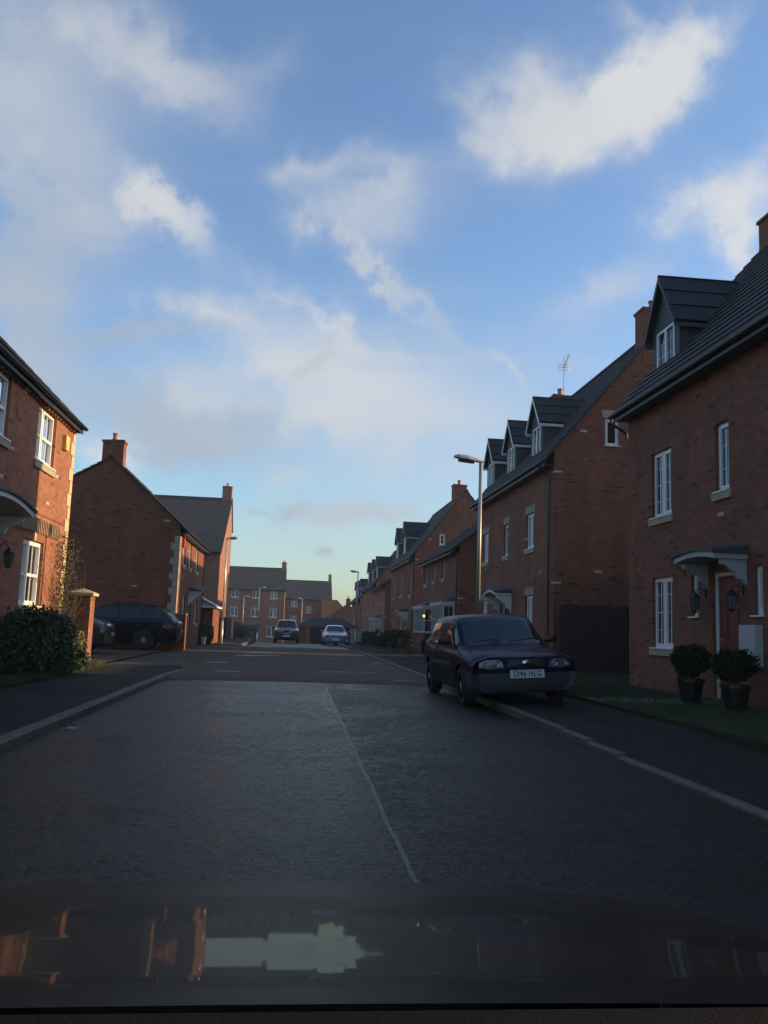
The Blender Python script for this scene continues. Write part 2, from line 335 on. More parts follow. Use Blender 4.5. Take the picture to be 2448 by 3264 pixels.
class Fr:
    """wall frame: origin o, along a, outward n"""
    def __init__(s, o, a, n): s.o = Vector(o); s.a = Vector(a); s.n = Vector(n)
    def p(s, a, n, z): return s.o + s.a*a + s.n*n + Vector((0, 0, z))
    def box(s, mb, a0, a1, n0, n1, z0, z1):
        mb.hexa([s.p(a0, n0, z0), s.p(a1, n0, z0), s.p(a1, n1, z0), s.p(a0, n1, z0), s.p(a0, n0, z1), s.p(a1, n0, z1), s.p(a1, n1, z1), s.p(a0, n1, z1)])
def interp(bp, a): return float(np.interp(a, [q[0] for q in bp], [q[1] for q in bp]))
def wall(mb, fr, z0, bp, holes, th=.11):
    a0, a1 = bp[0][0], bp[-1][0]
    xs = sorted(set([round(q[0], 4) for q in bp] + [round(h[0], 4) for h in holes] + [round(h[1], 4) for h in holes]))
    xs = [x_ for x_ in xs if a0-1e-6 <= x_ <= a1+1e-6]
    for l, r in zip(xs[:-1], xs[1:]):
        if r-l < 1e-5: continue
        mid = (l+r)/2; hs = sorted([h for h in holes if h[0] < mid < h[1]], key=lambda h: h[2])
        zb = z0
        for h in hs:
            if h[2] > zb+1e-5: mb.poly([fr.p(l, 0, zb), fr.p(r, 0, zb), fr.p(r, 0, h[2]), fr.p(l, 0, h[2])])
            zb = h[3]
        mb.poly([fr.p(l, 0, zb), fr.p(r, 0, zb), fr.p(r, 0, interp(bp, r)), fr.p(l, 0, interp(bp, l))])
    for (l, r, b, t) in holes:
        for q in (((l, b), (r, b)), ((r, b), (r, t)), ((r, t), (l, t)), ((l, t), (l, b))):
            (u0, w0), (u1, w1) = q
            mb.poly([fr.p(u0, 0, w0), fr.p(u1, 0, w1), fr.p(u1, -th, w1), fr.p(u0, -th, w0)])

def window(house, fr, a0, a1, z0, z1, style='casement2', mat='upvc', sill=True, lintel='stone', curtain=False, rec=.085, brk=None):
    """window part: frame mesh > pane, sill, lintel, curtain"""
    f = MB(); t = .055; d0, d1 = -rec-.05, -rec+.02
    fr.box(f, a0+.002, a1-.002, d0, d1, z0, z0+t); fr.box(f, a0+.002, a1-.002, d0, d1, z1-t, z1-.002)
    fr.box(f, a0+.002, a0+t, d0, d1, z0+t, z1-t); fr.box(f, a1-t, a1-.002, d0, d1, z0+t, z1-t)
    w_ = a1-a0; mid = (a0+a1)/2
    if style.startswith('casement2'):
        fr.box(f, mid-.035, mid+.035, d0, d1-.002, z0+t, z1-t)
        cells = [(a0+t, mid-.035), (mid+.035, a1-t)]
    elif style == 'rail':
        zm = z0+(z1-z0)*.47; ms = a0+w_*.36; fr.box(f, ms-.04, ms+.04, d0, d1-.002, z0+t, z1-t); cells = [(a0+t, ms-.04), (ms+.04, a1-t)]
        for l, r in cells: fr.box(f, l+.05, r-.05, d0+.012, d1+.01, zm-.03, zm+.03)
    elif style == 'sash':
        zm = z0+(z1-z0)*.5; fr.box(f, a0+t, a1-t, d0, d1-.002, zm-.03, zm+.03); cells = [(a0+t, a1-t)]
    else: cells = [(a0+t, a1-t)]
    for ci, (l, r) in enumerate(cells):
        c = .045 if ci == 0 or style != 'casement2' else .03
        e1 = d1+.012
        fr.box(f, l+.001, r-.001, d0+.01, e1, z0+t+.001, z0+t+c); fr.box(f, l+.001, r-.001, d0+.01, e1, z1-t-c, z1-t-.001)
        fr.box(f, l+.001, l+c, d0+.01, e1, z0+t+c, z1-t-c); fr.box(f, r-c, r-.001, d0+.01, e1, z0+t+c, z1-t-c)
        gb = .012; nb = 1 if style == 'rail' else max(1, round((z1-z0)/.36))
        if style != 'plain':
            for k in range(1, nb):
                zz = z0+(z1-z0)*k/nb; fr.box(f, l+c, r-c, d0+.03, d0+.052, zz-gb/2, zz+gb/2)
            if r-l > .28 or style == 'sash':
                mm = (l+r)/2; fr.box(f, mm-gb, mm+gb, d0+.028, d0+.054, z0+t+c, z1-t-c)
    wo = f.build('window', mat, house, house)
    g = MB(); fr.box(g, a0+.03, a1-.03, d0+.038, d0+.044, z0+.03, z1-.03); g.build('pane', 'glass', wo, house)
    if sill:
        s_ = MB(); fr.box(s_, a0-.08, a1+.08, -rec, .045, z0-.15, z0-.022); s_.build('stone_sill', sill if isinstance(sill, str) else 'stone', wo, house)
    s_ = MB(); fr.box(s_, a0-.03, a1+.03, -rec, .062, z0-.021, z0+.004); s_.build('sill', 'upvc', wo, house)
    if lintel:
        l_ = MB()
        if lintel == 'brick':
            fr.box(l_, a0-.06, a1+.06, -.02, .006, z1+.003, z1+.225)
            l_.build('lintel', 'brick_orange', wo, house)
            k_ = MB(); k_.prism([fr.p(mid-.05, .0, z1+.002), fr.p(mid+.05, .0, z1+.002), fr.p(mid+.075, .0, z1+.24), fr.p(mid-.075, .0, z1+.24)], fr.n*.02)
            k_.build('keystone', 'stone_light', wo, house)
        else:
            l_.prism([fr.p(a0-.05, -.02, z1+.003), fr.p(a1+.05, -.02, z1+.003), fr.p(a1+.11, -.02, z1+.25), fr.p(a0-.11, -.02, z1+.25)], fr.n*.03)
            l_.build('lintel', lintel, wo, house)
    if curtain:
        c_ = MB(); n = 14
        for side in ((a0, a0+w_*.36), (a1-w_*.36, a1)) if curtain == 'pair' else ((a0, a1),):
            for k in range(n):
                l = side[0]+(side[1]-side[0])*k/n; r = side[0]+(side[1]-side[0])*(k+1)/n
                c_.poly([fr.p(l, -rec-.16-.02*(k % 2), z0), fr.p(r, -rec-.16-.02*((k+1) % 2), z0), fr.p(r, -rec-.16-.02*((k+1) % 2), z1), fr.p(l, -rec-.16-.02*(k % 2), z1)])
        c_.build('curtain', 'curtain', wo, house)
    return wo

def slope(mb, fn, d_e, z_e, d_r, z_r, a0, a1, th=.05, n=None):
    """tiled roof slope with overlapping courses; fn(a, d, z) -> world"""
    L = sqrt((d_r-d_e)**2+(z_r-z_e)**2); n = n or max(4, int(L/.3))
    td, tz = (d_r-d_e)/L, (z_r-z_e)/L; nd, nz = -tz*(1 if d_r > d_e else -1), abs(td)
    def P(a, s_, h): return fn(a, d_e+td*s_+nd*h, z_e+tz*s_+nz*h)
    for k in range(n):
        s0, s1 = L*k/n-.01, L*(k+1)/n+.02
        mb.hexa([P(a0, s0, -th), P(a1, s0, -th), P(a1, s1, -th), P(a0, s1, -th), P(a0, s0, .034), P(a1, s0, .034), P(a1, s1, .004), P(a0, s1, .004)])

def house(name, label, O, a, d, L, D, ze, dr, zr, ze2=None, zb=0.0, body='brick_red', roof='tile_y', fwin=(), gwin=(), nwin=(), ov=.35, group=None,
          chim=(), quoin=None, gutter=True, pipes=(), fholes=(), verge=.08, gable_far=True, sills=True):
    """O: near-front corner at datum; a: along the front; d: into the depth; z values are absolute"""
    O = Vector((O[0], O[1], 0)); a = Vector(a); d = Vector(d); ze2 = ze if ze2 is None else ze2
    h = empty(name, (O.x, O.y, zb), label, 'house', group)
    def fn(q, dd, z_): return O+a*q+d*dd+Vector((0, 0, z_))
    front = Fr(O, a, -d); near = Fr(O, d, -a); far = Fr(O+a*L, d, a); back = Fr(O+d*D, a, d)
    mb = MB(); H = [(x_[0], x_[1], x_[2], x_[3]) for x_ in fwin] + list(fholes)
    wall(mb, front, zb-.2, [(0, ze), (L, ze)], H)
    wall(mb, back, zb-.2, [(0, ze2), (L, ze2)], [])
    prof = [(0, ze), (dr, zr-.06), (D, ze2)]
    wall(mb, near, zb-.2, prof, [x_[:4] for x_ in gwin]); wall(mb, far, zb-.2, prof, [])
    mb.build('wall', body, h, h)
    sl = (zr-ze)/dr; sl2 = (zr-ze2)/(D-dr)
    rb = MB(); slope(rb, fn, -ov, ze-ov*sl+.03, dr, zr+.03, -verge, L+verge); slope(rb, fn, D+ov, ze2-ov*sl2+.03, dr, zr+.03, -verge, L+verge)
    for k in range(int((L+2*verge)/.45)+1):          # ridge tiles
        q0 = -verge+k*.45; q1 = min(q0+.43, L+verge)
        if q1-q0 > .05:
            rb.prism([fn(q0, dr-.13, zr-.03), fn(q0, dr-.06, zr+.085), fn(q0, dr+.06, zr+.085), fn(q0, dr+.13, zr-.03)], a*(q1-q0))
    rf = rb.build('roof', roof, h, h)
    # soffit / fascia and gutter
    fb = MB(); zf = ze-ov*sl
    front.box(fb, -verge+.01, L+verge-.01, ov-.045, ov-.02, zf-.14, zf+.03); front.box(fb, -verge+.01, L+verge-.01, .004, ov-.046, zf-.12, zf-.095)
    fb.build('fascia', 'black_plastic', h, h)
    if gutter:
        g = MB(); n_ = 7
        ring = [front.p(-verge, ov-.02+.055-.055*cos(pi*k/n_), zf-.0-.06*sin(pi*k/n_)) for k in range(n_+1)]
        g.prism(ring, a*(L+2*verge)); g.build('gutter', 'black_plastic', h, h)
    for pq in pipes:
        g = MB(); g.tube([front.p(pq, ov+.03, zf-.05), front.p(pq, ov+.03, zf-.12), front.p(pq, .06, zf-.42), front.p(pq, .06, zb)], .034, 8); g.build('downpipe', 'black_plastic', h, h)
    for i, x_ in enumerate(fwin):
        k = dict(x_[4]) if len(x_) > 4 else {}
        window(h, front, *x_[:4], **k)
    for x_ in gwin:
        k = dict(x_[4]) if len(x_) > 4 else {}
        window(h, near, *x_[:4], **k)
    for (q0, q1, d0, d1, zt, pots) in chim:
        c = MB(); zz = zr-1.3; q0 = -.012 if q0 == 0 else q0; q1 = L+.012 if q1 >= L-.01 else q1
        c.hexa([fn(q0, d0, zz), fn(q1, d0, zz), fn(q1, d1, zz), fn(q0, d1, zz), fn(q0, d0, zt-.12), fn(q1, d0, zt-.12), fn(q1, d1, zt-.12), fn(q0, d1, zt-.12)])
        e = .04
        c.hexa([fn(q0-e, d0-e, zt-.118), fn(q1+e, d0-e, zt-.118), fn(q1+e, d1+e, zt-.118), fn(q0-e, d1+e, zt-.118), fn(q0-e, d0-e, zt-.04), fn(q1+e, d0-e, zt-.04), fn(q1+e, d1+e, zt-.04), fn(q0-e, d1+e, zt-.04)])
        e = -.05
        c.hexa([fn(q0-e, d0-e, zt-.038), fn(q1+e, d0-e, zt-.038), fn(q1+e, d1+e, zt-.038), fn(q0-e, d1+e, zt-.038), fn(q0-e-.06, d0-e-.06, zt), fn(q1+e-.06, d0-e+.06, zt), fn(q1+e-.06, d1+e-.06, zt), fn(q0-e+.06, d1+e-.06, zt)])
        co = c.build('chimney', body, h, h)
        for k in range(pots):
            pm = MB(); cc = fn((q0+q1)/2, d0+(d1-d0)*(k+.5)/pots, zt)
            pm.lathe([(.12, -.02), (.13, .05), (.105, .07), (.1, .24), (.125, .26), (.125, .3), (.09, .3)], cc, n=14); pm.build('chimney_pot', 'terracotta', co, h)
    if quoin:
        q = MB(); k = 0; z_ = zb+.1
        for z_ in np.arange(zb+.05, ze-.45, .3):
            ln, sh = (.34, .21) if k % 2 == 0 else (.21, .34)
            c0, c1, (aa, bb) = quoin[1], quoin[1], (ln, sh)
            if quoin[0] == 'near':      # corner at a=0
                q.hexa([fn(-.014, -.014, z_), fn(aa, -.014, z_), fn(aa, .02, z_), fn(-.014, .02, z_), fn(-.014, -.014, z_+.285), fn(aa, -.014, z_+.285), fn(aa, .02, z_+.285), fn(-.014, .02, z_+.285)])
                q.hexa([fn(-.014, .021, z_), fn(.02, .021, z_), fn(.02, bb, z_), fn(-.014, bb, z_), fn(-.014, .021, z_+.285), fn(.02, .021, z_+.285), fn(.02, bb, z_+.285), fn(-.014, bb, z_+.285)])
            else:
                q.hexa([fn(L-aa, -.014, z_), fn(L+.014, -.014, z_), fn(L+.014, .02, z_), fn(L-aa, .02, z_), fn(L-aa, -.014, z_+.285), fn(L+.014, -.014, z_+.285), fn(L+.014, .02, z_+.285), fn(L-aa, .02, z_+.285)])
                q.hexa([fn(L-.02, .021, z_), fn(L+.014, .021, z_), fn(L+.014, bb, z_), fn(L-.02, bb, z_), fn(L-.02, .021, z_+.285), fn(L+.014, .021, z_+.285), fn(L+.014, bb, z_+.285), fn(L-.02, bb, z_+.285)])
            k += 1
        q.build('quoins', quoin[1], h, h)
    return h, fn, front, near, sl

def dormer(h, fn, front, ze, sl, ac, df, wz0, wz1, hw=.62, za=None, zt=None, wmat='upvc', roof='tile_x', barge='upvc', ww=.43, clad='dormer_clad'):
    """gabled dormer at a=ac, face at depth df; window z0..z1; eave zt, apex za; za/zt absolute"""
    zt = zt or wz1+.12; za = za or zt+.75
    dz = lambda z_: (z_-ze)/sl
    b = MB(); z0 = ze+df*sl-.1
    fr = Fr(fn(0, df, 0), front.a, front.n)
    wall(b, fr, z0, [(ac-hw, zt), (ac, za-.04), (ac+hw, zt)], [(ac-ww, ac+ww, wz0, wz1)], .06)
    for s_ in (-1, 1):
        q = ac+s_*hw; b.poly([fn(q, df, z0), fn(q, df, zt), fn(q, dz(zt)+.05, zt), fn(q, df+.02, z0)])
    dm = b.build('dormer', clad, h, h)
    f = MB(); t = .05; d0, d1 = -.07, .012; a0, a1 = ac-ww, ac+ww
    fr.box(f, a0, a1, d0, d1, wz0, wz0+t); fr.box(f, a0, a1, d0, d1, wz1-t, wz1); fr.box(f, a0, a0+t, d0, d1, wz0+t, wz1-t); fr.box(f, a1-t, a1, d0, d1, wz0+t, wz1-t)
    fr.box(f, ac-.035, ac+.035, d0, d1-.002, wz0+t, wz1-t); fr.box(f, a0-.03, a1+.03, d0, .05, wz0-.03, wz0-.002)
    for l, r in ((a0+t, ac-.035), (ac+.035, a1-t)):
        for k in (1, 2): zz = wz0+(wz1-wz0)*k/3; fr.box(f, l, r, d0+.03, d0+.05, zz-.006, zz+.006)
    f.build('window', wmat, dm, h)
    g = MB(); fr.box(g, a0+.03, a1-.03, -.035, -.03, wz0+.03, wz1-.03); g.build('pane', 'glass', dm, h)
    c_ = MB(); fr.box(c_, a0, a0+.3, -.16, -.15, wz0, wz1); fr.box(c_, a1-.3, a1, -.16, -.15, wz0, wz1); c_.build('curtain', 'curtain', dm, h)
    rb = MB(); o_ = .14; sl_ = (za-zt)/hw
    def f2(q, dd, z_): return fn(ac+dd, q, z_)
    slope(rb, f2, -hw-o_, zt-o_*sl_+.03, 0, za+.03, df-.16, dz(za)+.1, n=3); slope(rb, f2, hw+o_, zt-o_*sl_+.03, 0, za+.03, df-.16, dz(za)+.1, n=3)
    rb.build('roof', roof, dm, h)
    bb = MB()
    for s_ in (-1, 1):
        e0, e1 = (hw+o_-.01), 0
        bb.prism([fr.p(ac+s_*e0, .15, zt-o_*sl_-.10), fr.p(ac+s_*e0, .15, zt-o_*sl_+.0), fr.p(ac, .15, za-.01), fr.p(ac, .15, za-.12)], fr.n*.02)
        q0, q1 = ac+s_*(hw+o_-.03), ac+s_*(hw+o_-.01)
        dd1 = dz(zt-o_*sl_-.05)
        bb.hexa([fn(q0, df-.14, zt-o_*sl_-.1), fn(q1, df-.14, zt-o_*sl_-.1), fn(q1, dd1, zt-o_*sl_-.1), fn(q0, dd1, zt-o_*sl_-.1),
                 fn(q0, df-.14, zt-o_*sl_-.01), fn(q1, df-.14, zt-o_*sl_-.01), fn(q1, dd1, zt-o_*sl_-.01), fn(q0, dd1, zt-o_*sl_-.01)])
    bb.build('bargeboard', barge, dm, h)
    return dm

def canopy(h, fr, a0, a1, z0, out=.65, arch=.16, mat='lead_grey', bracket='paint_white', bh=1.0):
    """door canopy with a shallow arched top on two scrolled brackets; z0 = underside"""
    n = 10; c = MB(); w_ = a1-a0
    def za(t): return z0+arch*4*t*(1-t)
    for k in range(n):
        t0, t1 = k/n, (k+1)/n; l, r = a0+w_*t0, a0+w_*t1
        c.hexa([fr.p(l, .0, za(t0)+.10), fr.p(r, 0, za(t1)+.10), fr.p(r, out+.05, za(t1)+.10), fr.p(l, out+.05, za(t0)+.10),
                fr.p(l, .0, za(t0)+.24), fr.p(r, 0, za(t1)+.24), fr.p(r, out+.05, za(t1)+.15), fr.p(l, out+.05, za(t0)+.15)])
    co = c.build('canopy', mat, h, h)
    b = MB()
    for k in range(n):
        t0, t1 = k/n, (k+1)/n; l, r = a0+.04+(w_-.08)*t0, a0+.04+(w_-.08)*t1
        b.hexa([fr.p(l, .0, za(t0)+.01), fr.p(r, 0, za(t1)+.01), fr.p(r, out, za(t1)+.01), fr.p(l, out, za(t0)+.01),
                fr.p(l, .0, za(t0)+.098), fr.p(r, 0, za(t1)+.098), fr.p(r, out, za(t1)+.098), fr.p(l, out, za(t0)+.098)])
    b.build('moulding', bracket, co, h)
    for l in (a0+.08, a1-.16):
        q = MB(); pr = [(0, z0+.01), (out*.9, z0+.01), (out*.88, z0-.10), (out*.68, z0-.14), (out*.55, z0-.24), (out*.38, z0-.27), (out*.3, z0-.42), (out*.12, z0-.46), (0, z0-.56)]
        q.prism([fr.p(l, n_, z_) for n_, z_ in [(p_[0]*(1 if bh == 1 else .85), z0+(p_[1]-z0)*bh) for p_ in pr]], fr.a*.08); q.build('bracket', bracket, co, h)
    return co
def door(h, fr, a0, a1, z0, z1, mat='red_door', frame='paint_white', rec=.085):
    f = MB(); t = .07
    fr.box(f, a0, a0+t, -rec-.05, -rec+.03, z0, z1); fr.box(f, a1-t, a1, -rec-.05, -rec+.03, z0, z1); fr.box(f, a0+t, a1-t, -rec-.05, -rec+.03, z1-t, z1)
    fo = f.build('door_frame', frame, h, h)
    d = MB(); fr.box(d, a0+t, a1-t, -rec-.04, -rec, z0, z1-t)
    w_ = (a1-a0-2*t)
    for i in range(2):
        for j, (zz0, zz1) in enumerate(((.12, .75), (.95, 1.5), (1.6, 1.85))):
            l = a0+t+.1+i*(w_/2-.02); fr.box(d, l, l+w_/2-.18, -rec, -rec+.012, z0+zz0, z0+zz1)
    do = d.build('door', mat, fo, h)
    k = MB(); k.lathe([(.02, 0), (.03, .02), (.03, .04), (.01, .05)], fr.p(a1-t-.1, -rec+.02, z0+1.0), 'x', 8); k.build('handle', 'chrome', fo, h)
    return fo
def lantern(name, label, loc, nrm, group=None):
    """small black carriage lantern on a scrolled arm"""
    x_, y_, z_ = loc; n = Vector(nrm)
    o = empty(name, loc, label, 'lantern', group); P = Vector(loc)
    b = MB(); b.tube([P+Vector((0, 0, .05)), P+n*.1+Vector((0, 0, .12)), P+n*.2+Vector((0, 0, .06)), P+n*.2], .01, 6); b.box((x_-.03, y_-.03, z_-.04), (x_+.03, y_+.03, z_+.12)); b.build('bracket', 'black_plastic', o, o)
    c = P+n*.2; q = MB(); q.lathe([(.0, .06), (.03, .03), (.10, -.04), (.11, -.05), (.09, -.055)], c, n=6); q.lathe([(.05, -.3), (.06, -.28), (.02, -.33)], c, n=6)
    for k in range(6):
        t = 2*pi*k/6; q.tube([c+Vector((.09*cos(t), .09*sin(t), -.05)), c+Vector((.055*cos(t), .055*sin(t), -.28))], .006, 4)
    q.build('cage', 'black_plastic', o, o)
    g = MB(); g.lathe([(.05, -.27), (.08, -.06)], c, n=6); g.build('glass', 'lamp_glass', o, o)
    return o

# ---------------------------------------------------------------- ground
def gz(y_): return float(np.interp(y_, [-1e4, 45, 65, 100, 133, 150, 1e4], [0, 0, -.2, -.95, -1.7, -2.0, -2.0]))
def sheet(name, mat, x0, x1, ys, dz, label=None, xn=1, crown=0.0):
    mb = MB(); xs = np.linspace(x0, x1, xn+1)
    for j in range(len(ys)-1):
        for i in range(xn):
            def P(x_, y_): return (x_, y_, gz(y_)+dz+crown*(1-((x_-(x0+x1)/2)/((x1-x0)/2))**2))
            mb.poly([P(xs[i], ys[j]), P(xs[i+1], ys[j]), P(xs[i+1], ys[j+1]), P(xs[i], ys[j+1])])
    o = mb.build(name, mat, smooth=crown > 0); o['kind'] = 'structure'
    if label: o['label'] = label
    return o
YS = [-600, -100, -6, 10, 30, 45, 50, 55, 60, 65, 80, 100, 115, 133, 150, 300, 1500]
sheet('ground', 'turf', -800, 800, YS, -.03, 'dark grass and soil reaching to the horizon')
ysr = [-12, -6, 0, 5, 10, 15, 18.3]
for (mname, lab, side) in (('asphalt', 'wet shining asphalt lane left of the road joint', 0), ('asphalt_worn', 'darker worn asphalt lane right of the road joint', 1)):
    mb = MB(); zr_ = lambda x_: .03*(1-((x_-.405)/2.855)**2)
    for j in range(len(ysr)-1):
        for i in range(6):
            def X(q, y_): sx = .60+.009*y_; return (-2.45+(sx+2.45)*q/6) if side == 0 else sx+(3.26-sx)*q/6
            mb.poly([(X(q, ysr[jj]), ysr[jj], zr_(X(q, ysr[jj]))) for q, jj in ((i, j), (i+1, j), (i+1, j+1), (i, j+1))])
    tag(mb.build('road', mname, smooth=True), lab, kind='structure')
sheet('road', 'asphalt_worn', -2.3, 3.3, [44.6, 50, 55, 60, 65, 70, 80, 90, 100, 118], .03, 'far stretch of wet asphalt road beyond the block paving', 10, .03)
sheet('road', 'asphalt', -40, 60, [118, 128], .0, 'cross road at the far end of the street')
# thin tar joint along the road
mb = MB(); yy = np.arange(-1, 18.2, .4)
for j in range(len(yy)-1):
    j0 = .006*sin(yy[j]*3.1)+.004*sin(yy[j]*9); j1 = .006*sin(yy[j+1]*3.1)+.004*sin(yy[j+1]*9)
    q0, q1 = .60+.009*yy[j]+j0, .60+.009*yy[j+1]+j1
    zc = lambda x_: .03*(1-((x_-.405)/2.855)**2)+.004
    mb.poly([(q0-.014, yy[j], zc(q0)), (q0+.014, yy[j], zc(q0)), (q1+.014, yy[j+1], zc(q1)), (q1-.014, yy[j+1], zc(q1))])
o = mb.build('road_joint', 'seam'); tag(o, 'pale sealed joint running along the middle of the road', kind='structure')
# raised block-paved table
mb = MB()
def strip(x0, x1, y0, z0, y1, z1): mb.poly([(x0, y0, z0), (x1, y0, z0), (x1, y1, z1), (x0, y1, z1)])
strip(-2.45, 3.26, 18.3, .012, 18.9, .06); strip(-2.45, 3.26, 18.9, .06, 44.2, .06); strip(-2.45, 3.26, 44.2, .06, 44.6, .034)
mb.poly([(-2.45, 18.3, -.05), (3.26, 18.3, -.05), (3.26, 18.3, .012), (-2.45, 18.3, .012)])
o = mb.build('road', 'pavers'); tag(o, 'brown block paved road table beyond the near asphalt', kind='structure')
mb = MB()
for (x0, x1, y0, y1, za, zb_) in ((-4.6, -2.449, 22.2, 44.2, .056, .056), (-14, -4.6, 22.6, 36, .09, .09)):
    mb.poly([(x0, y0, za), (x1, y0, za), (x1, y1, zb_), (x0, y1, zb_)])
o = mb.build('driveway', 'pavers_drive'); tag(o, 'brown block paved driveway opening off the left of the road', kind='structure')
# pavements and kerbs
def slab(name, mat, x0, x1, y0, y1, z0, z1, label):
    mb = MB(); mb.box((x0, y0, z0), (x1, y1, z1)); o = mb.build(name, mat); return tag(o, label, kind='structure')
slab('pavement', 'pavement', -4.25, -2.58, -12, 22.2, -.1, .095, 'dark tarmac pavement on the left')
mb = MB(); PY = [(-12, .035), (8.0, .035), (10.5, .10), (44, .10), (50, .06), (70, -.1)]
for (y0, z0), (y1, z1) in zip(PY[:-1], PY[1:]): mb.poly([(3.34, y0, z0), (4.96, y0, z0), (4.96, y1, z1), (3.34, y1, z1)])
tag(mb.build('pavement', 'pavement'), 'dark tarmac pavement on the right', kind='structure')
slab('pavement', 'pavement', -4.6, -2.6, 44, 66, -.4, .05, 'far left pavement beyond the driveway')
slab('garden', 'turf', -14, -4.25, -12, 22.2, -.1, .13, 'narrow garden in front of the left brick house')
slab('garden', 'turf', 4.95, 16, -12, 24.6, -.1, .15, 'dark lawn in front of the right brick house')
slab('garden', 'turf', 4.95, 16, 24.6, 66, -.5, .12, 'front gardens along the right row')
slab('path', 'stone_grey', 5.0, 7.4, 13.7, 14.6, .1, .165, 'flagged path to the red door')
def kerb(x0, x1, y0, y1, z1, label, fall=0):
    mb = MB(); n = int((y1-y0)/.915)
    for k in range(n):
        a_ = y0+k*.915; b_ = a_+.905; zt = z1+random.uniform(-.003, .003); dx = random.uniform(-.004, .004); c = .018
        if x0 > 0 and x0 < 3.28: zt -= float(np.interp((a_+b_)/2, [8, 10.5], [.065, 0]))
        if fall and k >= n-3: zt -= fall*(k-(n-4))/3
        face = x1 if x1 < 0 else x0; sg = 1 if x1 < 0 else -1
        r = [(x0+dx, -.1), (x1+dx, -.1)]
        if x1 < 0: r += [(x1+dx, zt-c), (x1+dx-c, zt), (x0+dx, zt)]
        else: r += [(x1+dx, zt), (x0+dx+c, zt), (x0+dx, zt-c)]
        mb.prism([(p[0], a_, p[1]+0) for p in r], (0, b_-a_, 0))
    o = mb.build('kerb', 'kerb'); return tag(o, label, kind='structure')
kerb(-2.58, -2.45, -8, 22.2, .10, 'pale concrete kerb stones along the left pavement', .05)
kerb(3.26, 3.345, -8, 44.5, .105, 'pale concrete kerb stones along the right pavement')
kerb(-2.58, -2.45, 44, 62, .09, 'far left kerb stones'); kerb(3.3, 3.42, 45.5, 64, .11, 'far right kerb stones')
mb = MB(); mb.box((-9, 22.2, -.05), (-2.6, 22.32, .10)); tag(mb.build('kerb', 'pavers_drive'), 'worn edging blocks across the driveway mouth', kind='structure')
# manhole covers in the road table
for (x_, y_, r_, s_) in ((-2.0, 25.5, .3, 'iron cover in the paving, nearest the left kerb end'), (-1.55, 31.5, .3, 'iron cover in the paving, farther along')):
    mb = MB(); mb.box((x_-r_, y_-r_, .05), (x_+r_, y_+r_, .066)); mb.box((x_-r_+.03, y_-r_+.03, .066), (x_+r_-.03, y_+r_-.03, .069)); tag(mb.build('manhole_cover', 'black_plastic', org=(x_, y_, .05)), s_, 'manhole cover', 'iron covers in the paving')

# ---------------------------------------------------------------- left houses
CN = dict(curtain='pair')
# house A
ax = -5.25
WA = dict(style='rail', lintel='brick', curtain='pair')
WU = dict(style='rail', lintel=None, curtain='pair')
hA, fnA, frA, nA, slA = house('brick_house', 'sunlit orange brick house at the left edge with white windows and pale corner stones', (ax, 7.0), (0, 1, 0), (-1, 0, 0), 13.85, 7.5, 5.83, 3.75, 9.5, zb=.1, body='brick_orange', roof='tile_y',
    fwin=[(10.85, 12.2, 4.33, 5.5, WU), (7.9, 9.1, 4.33, 5.5, WU), (5.0, 5.9, 4.35, 5.5, dict(lintel=None)),
          (10.6, 12.0, 1.40, 2.72, WA), (4.4, 5.4, 1.42, 2.72, WA)], fholes=[(7.0, 7.95, .2, 2.55)], ov=.18, quoin=('far', 'stone_light'))
door(hA, frA, 7.0, 7.95, .2, 2.55, 'dark_wood'); canopy(hA, frA, 6.2, 9.1, 2.93, .6, .15, bh=.7)
mb = MB(); frA.box(mb, .0, 13.8, .031, .07, 5.56, 5.62)
for k in range(60): frA.box(mb, .05+k*.23, .16+k*.23, .002, .06, 5.47, 5.555)
mb.build('corbel', 'brick_orange', hA, hA)
mb = MB(); frA.box(mb, 0, 13.8, .002, .03, 5.56, 5.62); mb.build('brick_band', 'brick_orange', hA, hA)
mb = MB(); frA.box(mb, 9.2, 13.83, .002, .012, 3.27, 3.3); mb.build('drip_course', 'brick_brown', hA, hA)
# trellis of upright slats over the lower window
mb = MB()
for k in range(26):
    q = 9.85+k*.122; frA.box(mb, q, q+.045, .05, .075, 2.88+random.uniform(-.01, .01), 3.17+random.uniform(-.01, .01))
frA.box(mb, 9.8, 13.0, .03, .049, 2.92, 2.95); frA.box(mb, 9.8, 13.0, .03, .049, 3.1, 3.13)
o = mb.build('trellis', 'trellis_wood', org=(ax, 16.9, 2.9)); tag(o, 'brown wooden slatted trellis fixed above the sunlit lower window', 'trellis')
mb = MB(); frA.box(mb, 12.75, 13.05, .002, .09, 4.92, 5.24); frA.box(mb, 12.79, 13.01, .091, .1, 4.97, 5.06)
tag(mb.build('alarm_box', 'alarm_yellow', org=(ax, 19.9, 5.0)), 'yellow alarm box high on the sunlit brick corner', 'alarm box')
lantern('wall_lantern', 'black wall lantern left of the sunlit lower window', (ax, 16.15, 2.35), (1, 0, 0))

